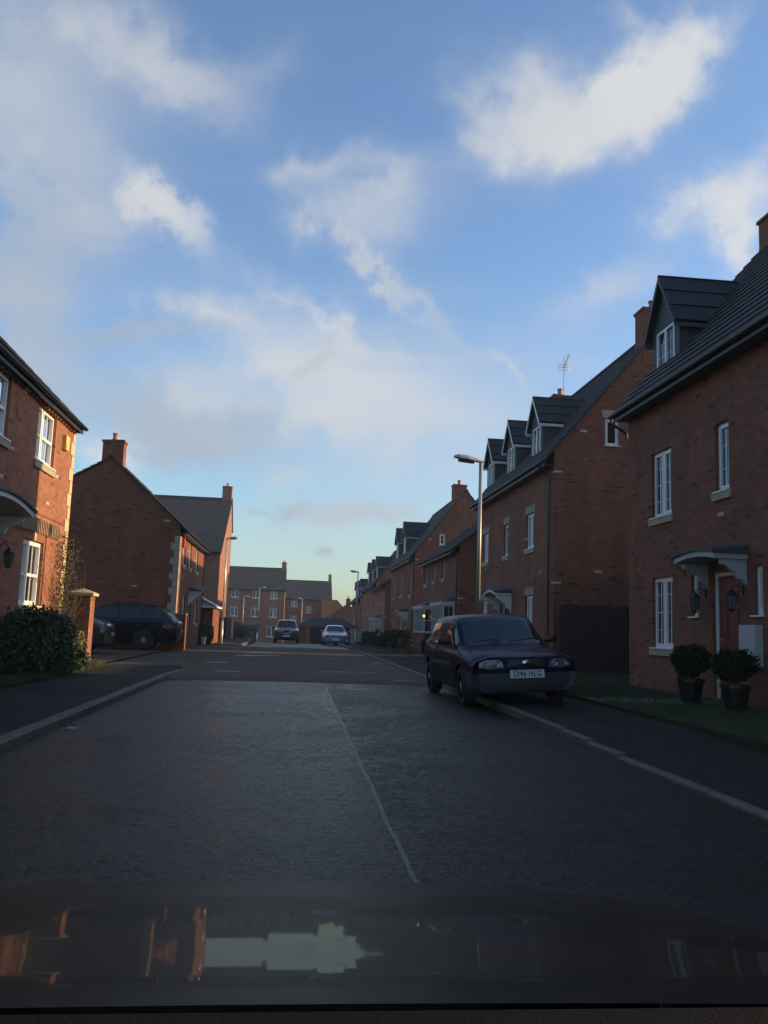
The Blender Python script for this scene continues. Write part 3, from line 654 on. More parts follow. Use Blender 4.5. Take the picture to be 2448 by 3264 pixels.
# gate pillar with pyramid cap
o = empty('gate_pillar', (-5.0, 21.75, .1), 'tall brick gate pillar with pyramid stone cap beside the big bush', 'pillar')
mb = MB(); mb.box((-5.22, 21.5, .0), (-4.75, 21.97, 1.72)); mb.build('shaft', 'brick_orange', o, o)
mb = MB(); mb.box((-5.29, 21.43, 1.721), (-4.68, 22.04, 1.79))
i = len(mb.v); mb.v += [(-5.29, 21.43, 1.791), (-4.68, 21.43, 1.791), (-4.68, 22.04, 1.791), (-5.29, 22.04, 1.791), (-4.985, 21.735, 1.90)]
mb.f += [(i, i+1, i+4), (i+1, i+2, i+4), (i+2, i+3, i+4), (i+3, i, i+4)]; mb.build('cap', 'stone_light', o, o)
o = empty('gate_pillar', (-4.3, 35.5, .1), 'short dark brick pillar behind the tail of the black parked car', 'pillar')
mb = MB(); mb.box((-4.50, 35.3, 0), (-4.09, 35.72, 1.46)); mb.build('shaft', 'brick_brown', o, o)
mb = MB(); mb.box((-4.52, 35.28, 1.461), (-4.07, 35.74, 1.5)); mb.build('cap', 'stone', o, o)
mb = MB(); mb.box((-9, 35.42, 0), (-4.52, 35.62, .55)); tag(mb.build('garden_wall', 'brick_brown', org=(-6.7, 35.5, 0)), 'low dark brick wall running left behind the black parked car', 'wall')

# house D (gable towards the camera)
hD, fnD, frD, nD, slD = house('brick_house', 'dark gable-ended brick house with one chimney behind the parked black cars', (-4.6, 36.0), (0, 1, 0), (-1, 0, 0), 10.0, 8.6, 5.1, 2.95, 7.75, ze2=4.4, zb=.1, body='brick_brown', roof='tile_y', ov=.28,
    fwin=[(1.3, 2.1, 3.55, 4.68, dict(lintel=None)), (3.6, 4.4, 3.55, 4.68, dict(lintel=None)), (6.4, 7.3, 3.55, 4.68, dict(lintel=None)), (2.2, 3.1, 1.1, 2.3, dict(lintel=None)), (7.2, 8.1, 1.1, 2.3, dict(lintel=None))], fholes=[(4.4, 5.3, .15, 2.3)],
    chim=[(.0, .55, 2.5, 3.35, 8.5, 1)], quoin=('near', 'stone'), pipes=(9.8,))
door(hD, frD, 4.4, 5.3, .15, 2.3, 'dark_wood'); canopy(hD, frD, 4.0, 5.8, 2.45, .6, .14)
mb = MB(); frD.box(mb, .75, 1.05, .002, .1, 4.25, 4.65); tag(mb.build('alarm_box', 'alarm_red', org=(-4.6, 36.9, 4.3)), 'red alarm box beside the first upper window of the dark gable house', 'alarm box')
# small grey hipped porch between D and E
o = empty('garage', (-5.4, 49.0, 0), 'small dark outbuilding with grey hipped roof beside the left gable house', 'garage')
mb = MB(); mb.box((-6.6, 48.2, -.2), (-4.15, 52.5, 2.05)); mb.build('wall', 'brick_brown', o, o)
mb = MB(); mb.box((-5.6, 48.16, .1), (-4.6, 48.199, 1.95)); mb.build('door', 'dark_wood', o, o)
mb = MB(); mb.v += [(-6.8, 48.0, 2.04), (-3.98, 48.0, 2.04), (-3.98, 52.7, 2.04), (-6.8, 52.7, 2.04), (-5.35, 49.4, 2.72), (-5.35, 51.3, 2.72)]
mb.f += [(0, 1, 4), (1, 2, 5, 4), (2, 3, 5), (3, 0, 4, 5), (3, 2, 1, 0)]; mb.build('roof', 'lead_grey', o, o)
mb = MB(); mb.box((-6.85, 47.95, 1.95), (-3.93, 48.0, 2.06)); mb.box((-3.98, 48.0, 1.95), (-3.93, 52.7, 2.06)); mb.tube([(-3.96, 48.0, 2.08), (-5.35, 49.4, 2.76)], .035, 6); mb.build('fascia', 'paint_white', o, o)
# house E
hE, fnE, frE, nE, slE = house('brick_house', 'tall brick house with wide slate roof and sunlit right-hand gable', (-20.0, 68.4), (1, 0, 0), (0, 1, 0), 14.4, 11.0, 6.75, 8.6, 12.0, ze2=9.6, zb=-.3, body='brick_far', roof='tile_x', ov=.3, verge=.1,
    fwin=[(6.5, 7.6, 4.0, 5.2), (3.5, 4.6, 4.0, 5.2)], chim=[(13.6, 14.4, 8.1, 9.1, 13.1, 1)], gutter=True)
mb = MB(); mb.box((-5.55, 69.5, -.3), (-4.9, 79, 1.6)); tag(mb.build('fence', 'dark_wood', org=(-5.2, 74, -.3)), 'dark boarded fence at the foot of the sunlit tall gable', 'fence')

# ---------------------------------------------------------------- right row
GRP = 'brick houses along the right side'
DW = dict(style='casement2', lintel=None, curtain='pair')
hC, fnC, frC, nC, slC = house('brick_house', 'nearest brick house on the right with a red front door', (7.35, 3.0), (0, 1, 0), (1, 0, 0), 15.4, 7.3, 6.5, 3.65, 10.75, zb=.1, body='brick_red', ov=.35, group=GRP,
    fwin=[(13.22, 14.16, 3.62, 4.98, DW), (10.94, 11.42, 3.76, 4.98, dict(style='single', lintel=None, curtain=True)), (8.6, 9.5, 3.62, 4.98, DW), (5.0, 5.9, 3.62, 4.98, DW),
          (13.2, 14.16, 1.0, 2.4, dict(style='casement2', lintel=None)), (12.15, 12.42, 1.6, 2.4, dict(style='plain', lintel=None, sill=False)), (9.95, 10.22, 1.6, 2.4, dict(style='plain', lintel=None, sill=False)), (6.0, 7.2, 1.0, 2.4, DW)],
    fholes=[(10.7, 11.6, .2, 2.36)], chim=[(14.75, 15.4, 3.2, 4.1, 11.05, 1)])
door(hC, frC, 10.7, 11.6, .2, 2.36); canopy(hC, frC, 10.35, 11.9, 2.5, .58, .07, 'dormer_clad', 'upvc_dull', bh=.72)
dormer(hC, fnC, frC, 6.5, slC, 14.42, .45, 6.98, 7.85, hw=.66, zt=7.95, za=9.0, ww=.44, barge='lead_grey')
dormer(hC, fnC, frC, 6.5, slC, 8.3, .45, 6.98, 7.85, hw=.66, zt=7.95, za=9.0, ww=.44, barge='lead_grey')
dormer(hC, fnC, frC, 6.5, slC, 4.4, .45, 6.98, 7.85, hw=.66, zt=7.95, za=9.0, ww=.44, barge='lead_grey')
mb = MB(); mb.tube([(6.98, 18.5, 6.05), (7.0, 18.55, 5.95), (7.3, 18.42, 5.72), (7.34, 18.46, 5.6)], .034, 8); mb.build('downpipe', 'black_plastic', hC, hC)
# meter box, lanterns, bracket
mb = MB(); frC.box(mb, 9.98, 10.5, .002, .12, .8, 1.45); frC.box(mb, 10.01, 10.47, .121, .13, .83, 1.42)
tag(mb.build('meter_box', 'upvc_dull', org=(7.35, 13.2, .8)), 'white meter box on the wall right of the red door', 'meter box')
lantern('wall_lantern', 'black wall lantern left of the red door', (7.35, 14.85, 1.98), (-1, 0, 0), 'lanterns by the red door')
lantern('wall_lantern', 'black wall lantern between the red door and the white meter box', (7.35, 13.55, 1.98), (-1, 0, 0), 'lanterns by the red door')
mb = MB(); P = Vector((7.35, 15.65, 2.75)); mb.tube([P, P+Vector((-.4, 0, 0)), P+Vector((-.42, 0, -.03))], .008, 5); mb.tube([P+Vector((0, 0, -.35)), P+Vector((-.36, 0, -.01))], .008, 5); mb.tube([P+Vector((-.01, 0, .05)), P+Vector((-.01, 0, -.4))], .008, 5)
tag(mb.build('basket_bracket', 'black_plastic', org=P), 'empty black hanging basket bracket left of the canopy', 'bracket')

ST = dict(style='casement2s', lintel='stone_grey', curtain='pair')
hB, fnB, frB, nB, slB = house('brick_house', 'three-dormer brick house behind the parked navy hatchback', (7.6, 24.75), (0, 1, 0), (1, 0, 0), 10.4, 6.8, 6.7, 3.35, 10.7, zb=.1, body='brick_red', ov=.35, group=GRP,
    fwin=[(26.85-24.75, 27.8-24.75, 3.9, 5.05, ST), (30.15-24.75, 30.8-24.75, 3.9, 5.05, dict(style='single', lintel='stone_grey')), (33.3-24.75, 34.25-24.75, 3.9, 5.05, ST),
          (26.9-24.75, 27.8-24.75, 1.2, 2.4, ST), (33.3-24.75, 34.25-24.75, 1.2, 2.4, ST)], fholes=[(30.0-24.75, 30.95-24.75, .2, 2.3)],
    gwin=[(1.55, 2.0, 6.85, 7.7, dict(style='plain', lintel='stone', sill=False))],
    chim=[(0, .6, 2.75, 3.6, 11.3, 1), (9.5, 10.1, 2.85, 3.6, 11.1, 1)], pipes=(.35,))
door(hB, frB, 30-24.75, 30.95-24.75, .2, 2.3, 'dark_wood'); canopy(hB, frB, 29.5-24.75, 31.5-24.75, 2.45, .6, .14)
for q in (27.9, 31.3, 34.6): dormer(hB, fnB, frB, 6.7, slB, q-24.75, .35, 7.1, 8.05, hw=.7, zt=8.2, za=9.08, ww=.45, barge='upvc')
# aerial on the far chimney
P = Vector((11.0, 34.6, 10.9)); o = empty('tv_aerial', P, 'television aerial on a tall thin mast above the three dormers', 'aerial')
mb = MB(); mb.tube([P, P+Vector((0, 0, 1.95))], .016, 6); mb.build('mast', 'steel', o, o)
mb = MB(); q = P+Vector((0, 0, 1.5)); mb.tube([q+Vector((0, 0, -.12)), q+Vector((.05, -.5, .35))], .014, 5)
for k in range(9): c = q+Vector((.05, -.5, .35))*(k/8)*1.0; mb.tube([c+Vector((-.07, 0, .03)), c+Vector((.07, 0, .03))], .006, 4)
for zz in (-.14, -.02, .1): mb.tube([q+Vector((-.22, .05, zz)), q+Vector((.22, .05, zz))], .009, 4)
for xx in (-.22, .22): mb.tube([q+Vector((xx, .05, -.14)), q+Vector((xx, .05, .1))], .008, 4)
mb.build('antenna', 'steel', o, o)
# gate between C and B
o = empty('wooden_gate', (8.8, 24.6, .1), 'tall dark boarded gate between the two nearest right-hand houses', 'gate')
mb = MB()
for k in range(17): mb.box((7.75+k*.125, 24.55, .12), (7.75+k*.125+.115, 24.575, 2.05+.03*sin(k*.9)))
mb.build('boards', 'dark_wood', o, o)
for zz in (.4, 1.7): mb = MB(); mb.box((7.72, 24.58, zz), (9.9, 24.62, zz+.09)); mb.build('rail', 'dark_wood', o, o)
mb = MB(); mb.box((9.88, 24.5, .1), (9.99, 24.62, 2.15)); mb.build('post', 'dark_wood', o, o)

o = empty('garage', (13.2, 21.6, .1), 'added, mostly unseen brick garage shading the gap between the two nearest right houses', 'garage')  # added mostly out of view; its bulk blocks low sun on lawn and road
mb = MB(); mb.box((12.0, 18.47, 0), (16.5, 24.7, 2.5)); mb.build('wall', 'brick_brown', o, o)
mb = MB(); mb.prism([(11.8, 18.45, 2.501), (17.2, 18.45, 2.501), (14.6, 18.45, 4.3)], (0, 6.27, 0)); mb.build('roof', 'tile_x', o, o)
LB = dict(style='casement2s', lintel=None, curtain='pair', mat='upvc_dull')
def bay(h, fr, a0, a1, z0=1.0, z1=2.35, out=.5, mat='upvc_dull'):
    """canted bay window with pent roof"""
    w_ = a1-a0; k = .22; pts = [(a0, 0), (a0+k, out), (a1-k, out), (a1, 0)]
    b = MB()
    def seg(p, q, zl, zh, t=.05):
        P0, P1 = fr.p(p[0], p[1], 0), fr.p(q[0], q[1], 0); dr_ = (P1-P0).normalized(); nn = Vector((dr_.y, -dr_.x, 0)); 
        if nn.dot(fr.n) < 0: nn = -nn
        return P0, P1, dr_, nn
    base = MB(); base.prism([fr.p(p[0], p[1]-.03 if p[1] else 0, gzb) for p in pts for gzb in ([-.4])], Vector((0, 0, z0+.36))) ; bo = None
    f = MB(); g = MB()
    for p, q in zip(pts[:-1], pts[1:]):
        P0, P1, dr_, nn = seg(p, q, z0, z1); ln = (P1-P0).length; F2 = Fr(P0, dr_, nn)
        F2.box(f, 0, ln, -.06, 0, z0, z0+.07); F2.box(f, 0, ln, -.06, 0, z1-.07, z1); F2.box(f, 0, .08, -.06, .001, z0+.07, z1-.07); F2.box(f, ln-.08, ln, -.06, .001, z0+.07, z1-.07)
        nm = max(1, round(ln/.6))
        for i_ in range(1, nm): F2.box(f, ln*i_/nm-.03, ln*i_/nm+.03, -.055, -.004, z0+.07, z1-.07)
        for i_ in range(nm):
            mm = ln*(i_+.5)/nm; F2.box(f, mm-.012, mm+.012, -.045, -.02, z0+.07, z1-.07)
        zm = (z0+z1)/2; F2.box(f, .08, ln-.08, -.05, -.01, zm-.02, zm+.02)
        F2.box(g, .05, ln-.05, -.035, -.03, z0+.05, z1-.05)
    bw = f.build('bay_window', mat, h, h); g.build('pane', 'glass', bw, h)
    base = MB(); base.prism([fr.p(p[0]+(.02 if i_ < 2 else -.02), max(p[1]-.02, 0), 0) for i_, p in enumerate(pts)], Vector((0, 0, z0-.03))); base.build('bay_base', 'brick_red', bw, h)
    e = MB(); e.prism([fr.p(p[0]+(-.08 if i_ < 2 else .08), (p[1]+.08 if p[1] else 0), z1+.002) for i_, p in enumerate(pts)], Vector((0, 0, .17))); e.prism([fr.p(p[0]+(-.05 if i_ < 2 else .05), (p[1]+.05 if p[1] else 0), z0-.029) for i_, p in enumerate(pts)], Vector((0, 0, .027))); e.build('bay_trim', mat, bw, h)
    r = MB(); i_ = 0; ov_ = .12; lo = [fr.p(a0-ov_, 0, z1+.175), fr.p(a0+k-ov_, out+ov_, z1+.175), fr.p(a1-k+ov_, out+ov_, z1+.175), fr.p(a1+ov_, 0, z1+.175)]; hi = [fr.p(a0+.1, 0, z1+.42), fr.p(a1-.1, 0, z1+.42)]
    r.v += [tuple(p) for p in lo+hi]; r.f += [(0, 1, 4), (1, 2, 5, 4), (2, 3, 5), (0, 3, 2, 1)]; r.build('bay_roof', 'dormer_clad', bw, h)
    return bw
hF, fnF, frF, nF, slF = house('brick_house', 'low two-storey brick house with two white bay windows and a small lit lamp', (7.2, 37.2), (0, 1, 0), (1, 0, 0), 10.3, 6.4, 4.95, 3.2, 7.35, zb=0, body='brick_red', ov=.3, group=GRP,
    fwin=[(3.5, 4.2, 3.62, 4.6, LB), (6.4, 6.95, 3.62, 4.6, dict(style='single', lintel=None)), (8.9, 9.7, 3.55, 4.6, LB)], pipes=(.15,))
bay(hF, frF, .8, 4.3, 1.05, 2.3, .5); bay(hF, frF, 6.2, 10.2, 1.05, 2.25, .5)
mb = MB(); frF.box(mb, 10.0, 10.25, .002, .1, 4.2, 4.5); tag(mb.build('alarm_box', 'alarm_red', org=(7.2, 47.3, 4.3)), 'small red alarm box under the far eave of the low bay-windowed house', 'alarm box')
o = empty('porch_lamp', (7.18, 45.2, 1.84), 'small lit yellow globe lamp between the two white bay windows', 'lamp')
mb = MB(); mb.lathe([(.0, -.06), (.04, -.045), (.055, 0), (.04, .045), (0, .06)], (6.6, 42.9, 1.86), n=12); mb.build('globe', 'bulb', o, o, smooth=True)
mb = MB(); mb.tube([(7.2, 42.9, 2.02), (6.6, 42.9, 2.02), (6.6, 42.9, 1.95)], .012, 5); mb.build('arm', 'black_plastic', o, o)

hG, fnG, frG, nG, slG = house('brick_house', 'tall brick house with two dormers rising behind the bay-windowed one', (7.55, 53.3), (0, 1, 0), (1, 0, 0), 13.0, 6.4, 6.0, 3.15, 9.95, zb=-.4, body='brick_red', ov=.32, group=GRP,
    fwin=[(1.5, 2.3, 3.3, 4.6, LB), (6.2, 7.1, 3.4, 4.7, LB), (10.5, 11.4, 3.4, 4.7, LB), (6.0, 7.0, .4, 1.9, LB), (10.5, 11.4, .4, 1.9, LB)], fholes=[(3.0, 3.95, 0, 2.1)],
    gwin=[(1.5, 1.85, 6.45, 7.15, dict(style='single', lintel=None, sill=False))], chim=[(0, .6, 2.3, 3.15, 10.35, 1)], pipes=(.2,))
door(hG, frG, 3.0, 3.95, 0, 2.1, 'dark_wood'); canopy(hG, frG, 2.6, 4.4, 2.2, .6, .12)
for q in (7.9, 12.1): dormer(hG, fnG, frG, 6.0, slG, q, .35, 6.55, 7.6, hw=.72, zt=7.8, za=8.75, ww=.45, barge='upvc_dull')
mb = MB(); P = Vector((11.5, 64, 9.9)); mb.tube([P+Vector((-.6, 0, -.8)), P+Vector((-.6, 0, .25))], .012, 4); mb.tube([P+Vector((-.9, -.1, .15)), P+Vector((-.3, .1, .25))], .012, 4); mb.tube([P+Vector((-.75, -.2, .2)), P+Vector((-.75, .2, .2))], .01, 4)
tag(mb.build('tv_aerial', 'steel', org=P), 'small aerial on the ridge of the two-dormer brick house', 'aerial')

hF2, fnF2, frF2, n_, s_ = house('brick_house', 'farther low brick house with one white bay window on the right', (7.2, 66.6), (0, 1, 0), (1, 0, 0), 9.8, 6.2, 4.6, 3.1, 6.5, zb=-.5, body='brick_far', ov=.3, group=GRP,
    fwin=[(2.0, 2.9, 3.1, 4.1, LB), (6.4, 7.2, 3.1, 4.1, LB)])
bay(hF2, frF2, 2.2, 7.2, .6, 1.85, .5)
hG2, fnG2, frG2, n_, slG2 = house('brick_house', 'farther brick house with dormers showing behind the second low house', (7.55, 77.8), (0, 1, 0), (1, 0, 0), 14, 6.4, 5.3, 3.15, 9.2, zb=-.9, body='brick_far', ov=.32, group=GRP,
    fwin=[(2, 3, 2.6, 3.8, LB), (6, 7, 2.6, 3.8, LB), (10, 11, 2.6, 3.8, LB)])
for q in (3.0, 7.0, 11.5): dormer(hG2, fnG2, frG2, 5.3, slG2, q, .35, 5.85, 6.85, hw=.72, zt=7.0, za=7.8, ww=.45, barge='upvc_dull')
hK, fnK, frK, n_, slK = house('brick_house', 'last brick house of the right row beyond the far street lamp', (7.55, 95.5), (0, 1, 0), (1, 0, 0), 12, 6.4, 4.4, 3.15, 7.6, zb=-1.2, body='brick_far', ov=.4, group=GRP,
    fwin=[(2, 3, 2.2, 3.4, LB), (6, 7, 2.2, 3.4, LB)])
for q in (2.6, 6.5, 10): dormer(hK, fnK, frK, 4.4, slK, q, .3, 4.9, 5.7, hw=.72, zt=5.85, za=6.6, ww=.45, barge='upvc_dull')

# ---------------------------------------------------------------- far end of the street
FW = dict(style='casement2s', lintel='stone_grey', curtain='pair')
def FL(a_, b_): return [(a_, a_+1.15, z0_, z1_, FW) for (z0_, z1_) in b_]
rows = [(-.55, .75), (2.05, 3.3), (4.9, 6.0)]
fw = []
for q in (3.0, 6.1, 9.1, 12.1, 15.2, 17.9): fw += [(q, q+1.1, 5.0, 6.15, FW), (q, q+1.1, 2.2, 3.5, FW)]
fw += [(17.6, 19.0, -.7, .8, FW), (9.6, 10.8, -.6, .75, FW)]
hL1, fnL1, frL1, n_, s_ = house('brick_house', 'three-storey brick block with long slate roof closing the street on the left', (-21, 133), (1, 0, 0), (0, 1, 0), 20.1, 9, 6.5, 4.5, 9.9, zb=-1.7, body='brick_far', roof='tile_x', ov=.3, fwin=fw, fholes=[(15.2, 16.3, -1.6, .6)],
    chim=[(19.4, 20.1, 4.0, 5.0, 10.9, 1)])
door(hL1, frL1, 15.2, 16.3, -1.6, .6, 'dark_wood')
mb = MB(); frL1.box(mb, 14.8, 16.8, 0.002, .9, .75, 1.05); mb.build('canopy', 'lead_grey', hL1, hL1)
hL2, fnL2, frL2, n_, s_ = house('brick_house', 'lower brick block with slate roof right of the three-storey block', (-3.0, 150), (1, 0, 0), (0, 1, 0), 10.0, 9, 5.8, 4.5, 9.0, zb=-2, body='brick_far', roof='tile_x', ov=.3,
    fwin=[(3.15, 4.15, 4.3, 5.45, FW), (5.6, 6.6, 3.3, 4.35, FW), (8.25, 9.2, 4.1, 5.3, FW), (3.1, 4.1, 1.3, 2.7, FW), (7.9, 8.9, 1.0, 2.2, FW)],
    chim=[(9.5, 10.0, 4.1, 4.9, 10.2, 1)])
hN, fnN, frN, n_, s_ = house('brick_house', 'side wing with steep gable right of the lower far block', (10.2, 146), (0, 1, 0), (-1, 0, 0), 9, 5.0, 3.0, 2.5, 5.5, ze2=5.5, zb=-2, body='brick_far', roof='tile_y', ov=.2)
hM, fnM, frM, n_, s_ = house('brick_house', 'small far gable house with chimney pot between the blocks and right row', (5.3, 122), (0, 1, 0), (1, 0, 0), 8, 5.6, 2.2, 2.75, 4.25, zb=-1.6, body='brick_red', roof='tile_y', ov=.2, chim=[(0, .5, 2.45, 3.05, 5.1, 1)])
mb = MB(); mb.box((4.75, 68, -.6), (5.6, 68.4, 1.0)); mb.box((4.72, 67.96, 1.0), (5.63, 68.44, 1.07))
tag(mb.build('garden_wall', 'stone', org=(5.2, 68.2, -.4)), 'short pale stone wall just behind the far right street lamp', 'wall')
# far garages
o = empty('garage_block', (4.0, 97, -.9), 'low garage block with hipped tiled roof behind the two far cars', 'garage')
mb = MB(); mb.box((1.0, 96.2, -1.2), (7.2, 101, 1.1)); mb.build('wall', 'brick_far', o, o)
for xx in (2.35, 4.9): mb = MB(); mb.box((xx, 96.12, -1.0), (xx+2.1, 96.19, .95)); mb.build('garage_door', 'black_plastic', o, o)
mb = MB(); mb.v += [(.7, 95.6, 1.1), (7.5, 95.6, 1.1), (7.5, 101.4, 1.1), (.7, 101.4, 1.1), (2.6, 98.4, 2.1), (5.8, 98.4, 2.1)]
mb.f += [(0, 1, 5, 4), (1, 2, 5), (2, 3, 4, 5), (3, 0, 4), (3, 2, 1, 0)]; mb.build('roof', 'tile_x', o, o)
mb = MB(); mb.box((1.75, 95.7, -1.1), (2.2, 96.19, 1.09)); mb.build('pier', 'brick_far', o, o)

# ---------------------------------------------------------------- street lamps
simple('steel_sunlit', (.62, .58, .50), .32, metal=.55, var=.05)  # lighter copy of steel; sun glint on the lit posts put into its colour
def street_lamp(loc, label, head=-1, hgt=5.0, group='street lamps', ry=0, pm='steel'):
    o = empty('street_lamp', loc, label, 'street lamp', group); P = Vector(loc)
    mb = MB(); mb.tube([P+Vector((0, 0, -.3)), P+Vector((0, 0, 1.1))], .075, 12); mb.tube([P+Vector((0, 0, 1.1)), P+Vector((0, 0, 1.18))], .075, 12, .048); mb.tube([P+Vector((0, 0, 1.18)), P+Vector((0, 0, hgt-.03))], .048, 12, .04); mb.build('post', pm, o, o, smooth=True)
    d = Vector((head*cos(ry), sin(ry)*1.0, 0)); c = P+Vector((0, 0, hgt)); s_ = Vector((-d.y, d.x, 0))
    # head: tapered lantern shell along d
    h = MB(); prof = [(-.07, .045, .05, -.03), (.0, .055, .07, -.04), (.12, .07, .09, -.03), (.3, .10, .11, -.02), (.5, .105, .10, -.015), (.6, .07, .06, -.01), (.63, .03, .03, .0)]
    rings = []
    for (t, wd, up, dn) in prof:
        k = len(h.v); zz = .10*t
        for q in range(10):
            a_ = pi*q/9; h.v.append(tuple(c+d*t+s_*wd*cos(a_)+Vector((0, 0, zz+dn+(up)*sin(a_)))))
        rings.append(k)
    for a_, b_ in zip(rings[:-1], rings[1:]):
        for q in range(9): h.f.append((a_+q, a_+q+1, b_+q+1, b_+q))
        h.f.append((a_+9, a_, b_, b_+9))
    h.f.append(tuple(range(rings[0], rings[0]+10))); h.f.append(tuple(range(rings[-1], rings[-1]+10)))
    ho = h.build('lamp_head', 'lamp_head', o, o, smooth=False)
    g = MB(); gp = [(.16, .06), (.22, .085), (.45, .09), (.53, .06)]
    for (t, wd), (t2, wd2) in zip(gp[:-1], gp[1:]):
        zz, z2 = .10*t-.03, .10*t2-.03
        g.hexa([c+d*t+s_*wd*.7+Vector((0, 0, zz-.055)), c+d*t-s_*wd*.7+Vector((0, 0, zz-.055)), c+d*t2-s_*wd2*.7+Vector((0, 0, z2-.055)), c+d*t2+s_*wd2*.7+Vector((0, 0, z2-.055)),
                c+d*t+s_*wd+Vector((0, 0, zz)), c+d*t-s_*wd+Vector((0, 0, zz)), c+d*t2-s_*wd2+Vector((0, 0, z2)), c+d*t2+s_*wd2+Vector((0, 0, z2))])
    g.build('lamp_cover', 'lamp_glass', ho, o); return o
street_lamp((4.19, 19.3, .1), 'nearest grey steel street lamp standing behind the navy hatchback', -1, 4.98)
street_lamp((-3.70, 49.2, .1), 'brightly sunlit street lamp in front of the tall left gable', 1, 5.78, pm='steel_sunlit')
street_lamp((5.0, 66, -.2), 'grey street lamp beside the silver blue car', -1, 5.55)
street_lamp((-3.45, 97, -.9), 'thin sunlit street lamp left of the maroon pickup', 1, 6.0, pm='steel_sunlit')
street_lamp((-5.9, 112, -1.1), 'small far street lamp against the three-storey block', 1, 5.6)
street_lamp((1.5, 112, -1.1), 'faint far street lamp above the maroon pickup', -1, 5.6)

# ---------------------------------------------------------------- vehicles
def car(name, label, cat, loc, rz, L, W, H, st, paint, lower=None, rw=.3, ax=(.75, 3.2), ws=(.9, 1.65), rwn=(3.2, 3.7), pil=(), side=(1.1, 3.4), nose=.12, tailb=.08, roll=0.0, belt=None, yel=False, plate=None, hl=None, grille=None, tl=None, mir=True, group=None, rimm='rim', emblem=False, cab=None, bars=False, shut=()):
    """local frame: nose at y=0, tail at y=L (towards +y); st: stations (y, zbot, zbelt, ztop, wsill, wbelt, wtop)"""
    o = empty(name, loc, label, cat, group, rz); o.rotation_euler = (0, roll, rz)
    st = np.array(st, float); N = int(L/.045); ys = np.linspace(0, L, N+1)
    C = np.stack([np.interp(ys, st[:, 0], st[:, k]) for k in range(1, 7)], 1)
    ker = np.array([1, 3, 4, 3, 1.]); ker /= ker.sum()
    for _ in range(2):
        pad = np.pad(C, ((2, 2), (0, 0)), mode='edge'); C = sum(ker[k]*pad[k:k+len(C)] for k in range(5))
    segs = [2, 4, 4, 2, 7, 2, 6]; rings = []; tags = []
    for si, n_ in enumerate(segs): tags += [(si, k, n_) for k in range(n_)]
    for (zb_, zl, zt, wsi, wb, wt) in C:
        e = min(.07, (zt-zl)*.45)
        pts = [(wsi*.82, zb_), (wsi, zb_+.07), (wb+.012, zb_+(zl-zb_)*.55), (wb, zl-.05), (wb-.035, zl), (wt+.0, zt-e), (wt*.86, zt-e*.35), (0, zt)]
        r_ = []
        for si, n_ in enumerate(segs):
            p, q = pts[si], pts[si+1]
            for k in range(n_):
                t = k/n_; x_ = p[0]+(q[0]-p[0])*t; z_ = p[1]+(q[1]-p[1])*t
                if si == 4: x_ += .022*sin(pi*t)*min(1, (zt-zl)/.3)
                if si == 6: z_ = p[1]+(q[1]-p[1])*(1-(1-t)**2)
                r_.append((x_, z_))
        r_.append(pts[-1]); rings.append(r_)
    rings = np.array(rings); M_ = rings.shape[1]-1
    # wheel arch
    V = {}; body = MB(); low = MB(); gl = {'windscreen': MB(), 'rear_window': MB(), 'side_window': [MB(), MB()]}
    ra = rw*1.17
    def snap(y_, x_, z_):
        for ay in ax:
            d_ = sqrt((y_-ay)**2+(z_-rw)**2)
            if abs(d_-ra) < .036 and z_ < rw+ra: y_, z_ = ay+(y_-ay)*ra/d_, rw+(z_-rw)*ra/d_
        return y_, x_, z_
    for sgn in (-1, 1):
        for i in range(N):
            for j in range(M_):
                q = [(i, j), (i+1, j), (i+1, j+1), (i, j+1)]
                ym = (ys[i]+ys[i+1])/2; zm = rings[i, j:j+2, 1].mean(); xm = rings[i, j:j+2, 0].mean()
                if j < 12 and any(sqrt((ym-ay)**2+(zm-rw)**2) < ra-.005 for ay in ax): continue
                P = []
                for (a_, b_) in q:
                    y_, x_, z_ = (ys[a_], rings[a_, b_, 0], rings[a_, b_, 1])
                    if j < 12: y_, x_, z_ = snap(y_, x_, z_)
                    P.append((sgn*x_, y_, z_))
                if sgn < 0: P = P[::-1]
                si, k, n_ = tags[j]; tgt = body; zl = C[i, 1]; zt = C[i, 2]
                if si == 6 and ws[0]+.05 < ym < ws[1]-.03: tgt = gl['windscreen']
                elif si == 5 and k == 1 and ws[0]+.08 < ym < ws[1]-.03: tgt = gl['windscreen']
                elif si == 6 and rwn[0]+.03 < ym < rwn[1]-.05: tgt = gl['rear_window']
                elif si == 4 and 1 <= k < n_-1 and side[0] < ym < side[1] and zt-zl > .14 and not any(abs(ym-p) < .035 for p in pil): tgt = gl['side_window'][0 if sgn < 0 else 1]
                elif lower and zm < lower(ym): tgt = low
                tgt.poly(P)
    # nose and tail caps
    def cap_y(front, x_, wmax): return -nose*(1-(x_/wmax)**2) if front else L+tailb*(1-(x_/wmax)**2)
    for front, i in ((True, 0), (False, N)):
        K = 12
        for j in range(M_):
            for k in range(K):
                P = []
                for (jj, kk) in ((j, k), (j, k+1), (j+1, k+1), (j+1, k)):
                    w_ = rings[i, jj, 0]; x_ = w_*(-1+2*kk/K); wm = max(rings[i, :, 0])
                    P.append((x_, cap_y(front, x_, wm) if w_ > 0 else (cap_y(front, 0, wm)), rings[i, jj, 1]))
                # edge continuity
                P = [(p[0], p[1] - (cap_y(front, rings[i, jj, 0], wm)-(0 if front else L)), p[2]) for p, jj in zip(P, (j, j, j+1, j+1))]
                zm = (P[0][2]+P[2][2])/2; tgt = body
                if lower and zm < lower(0 if front else L): tgt = low
                tgt.poly(P if not front else P[::-1])
    bo = body.build('body', paint, o, org=(0, 0, 0), smooth=True)
    me = bo.data
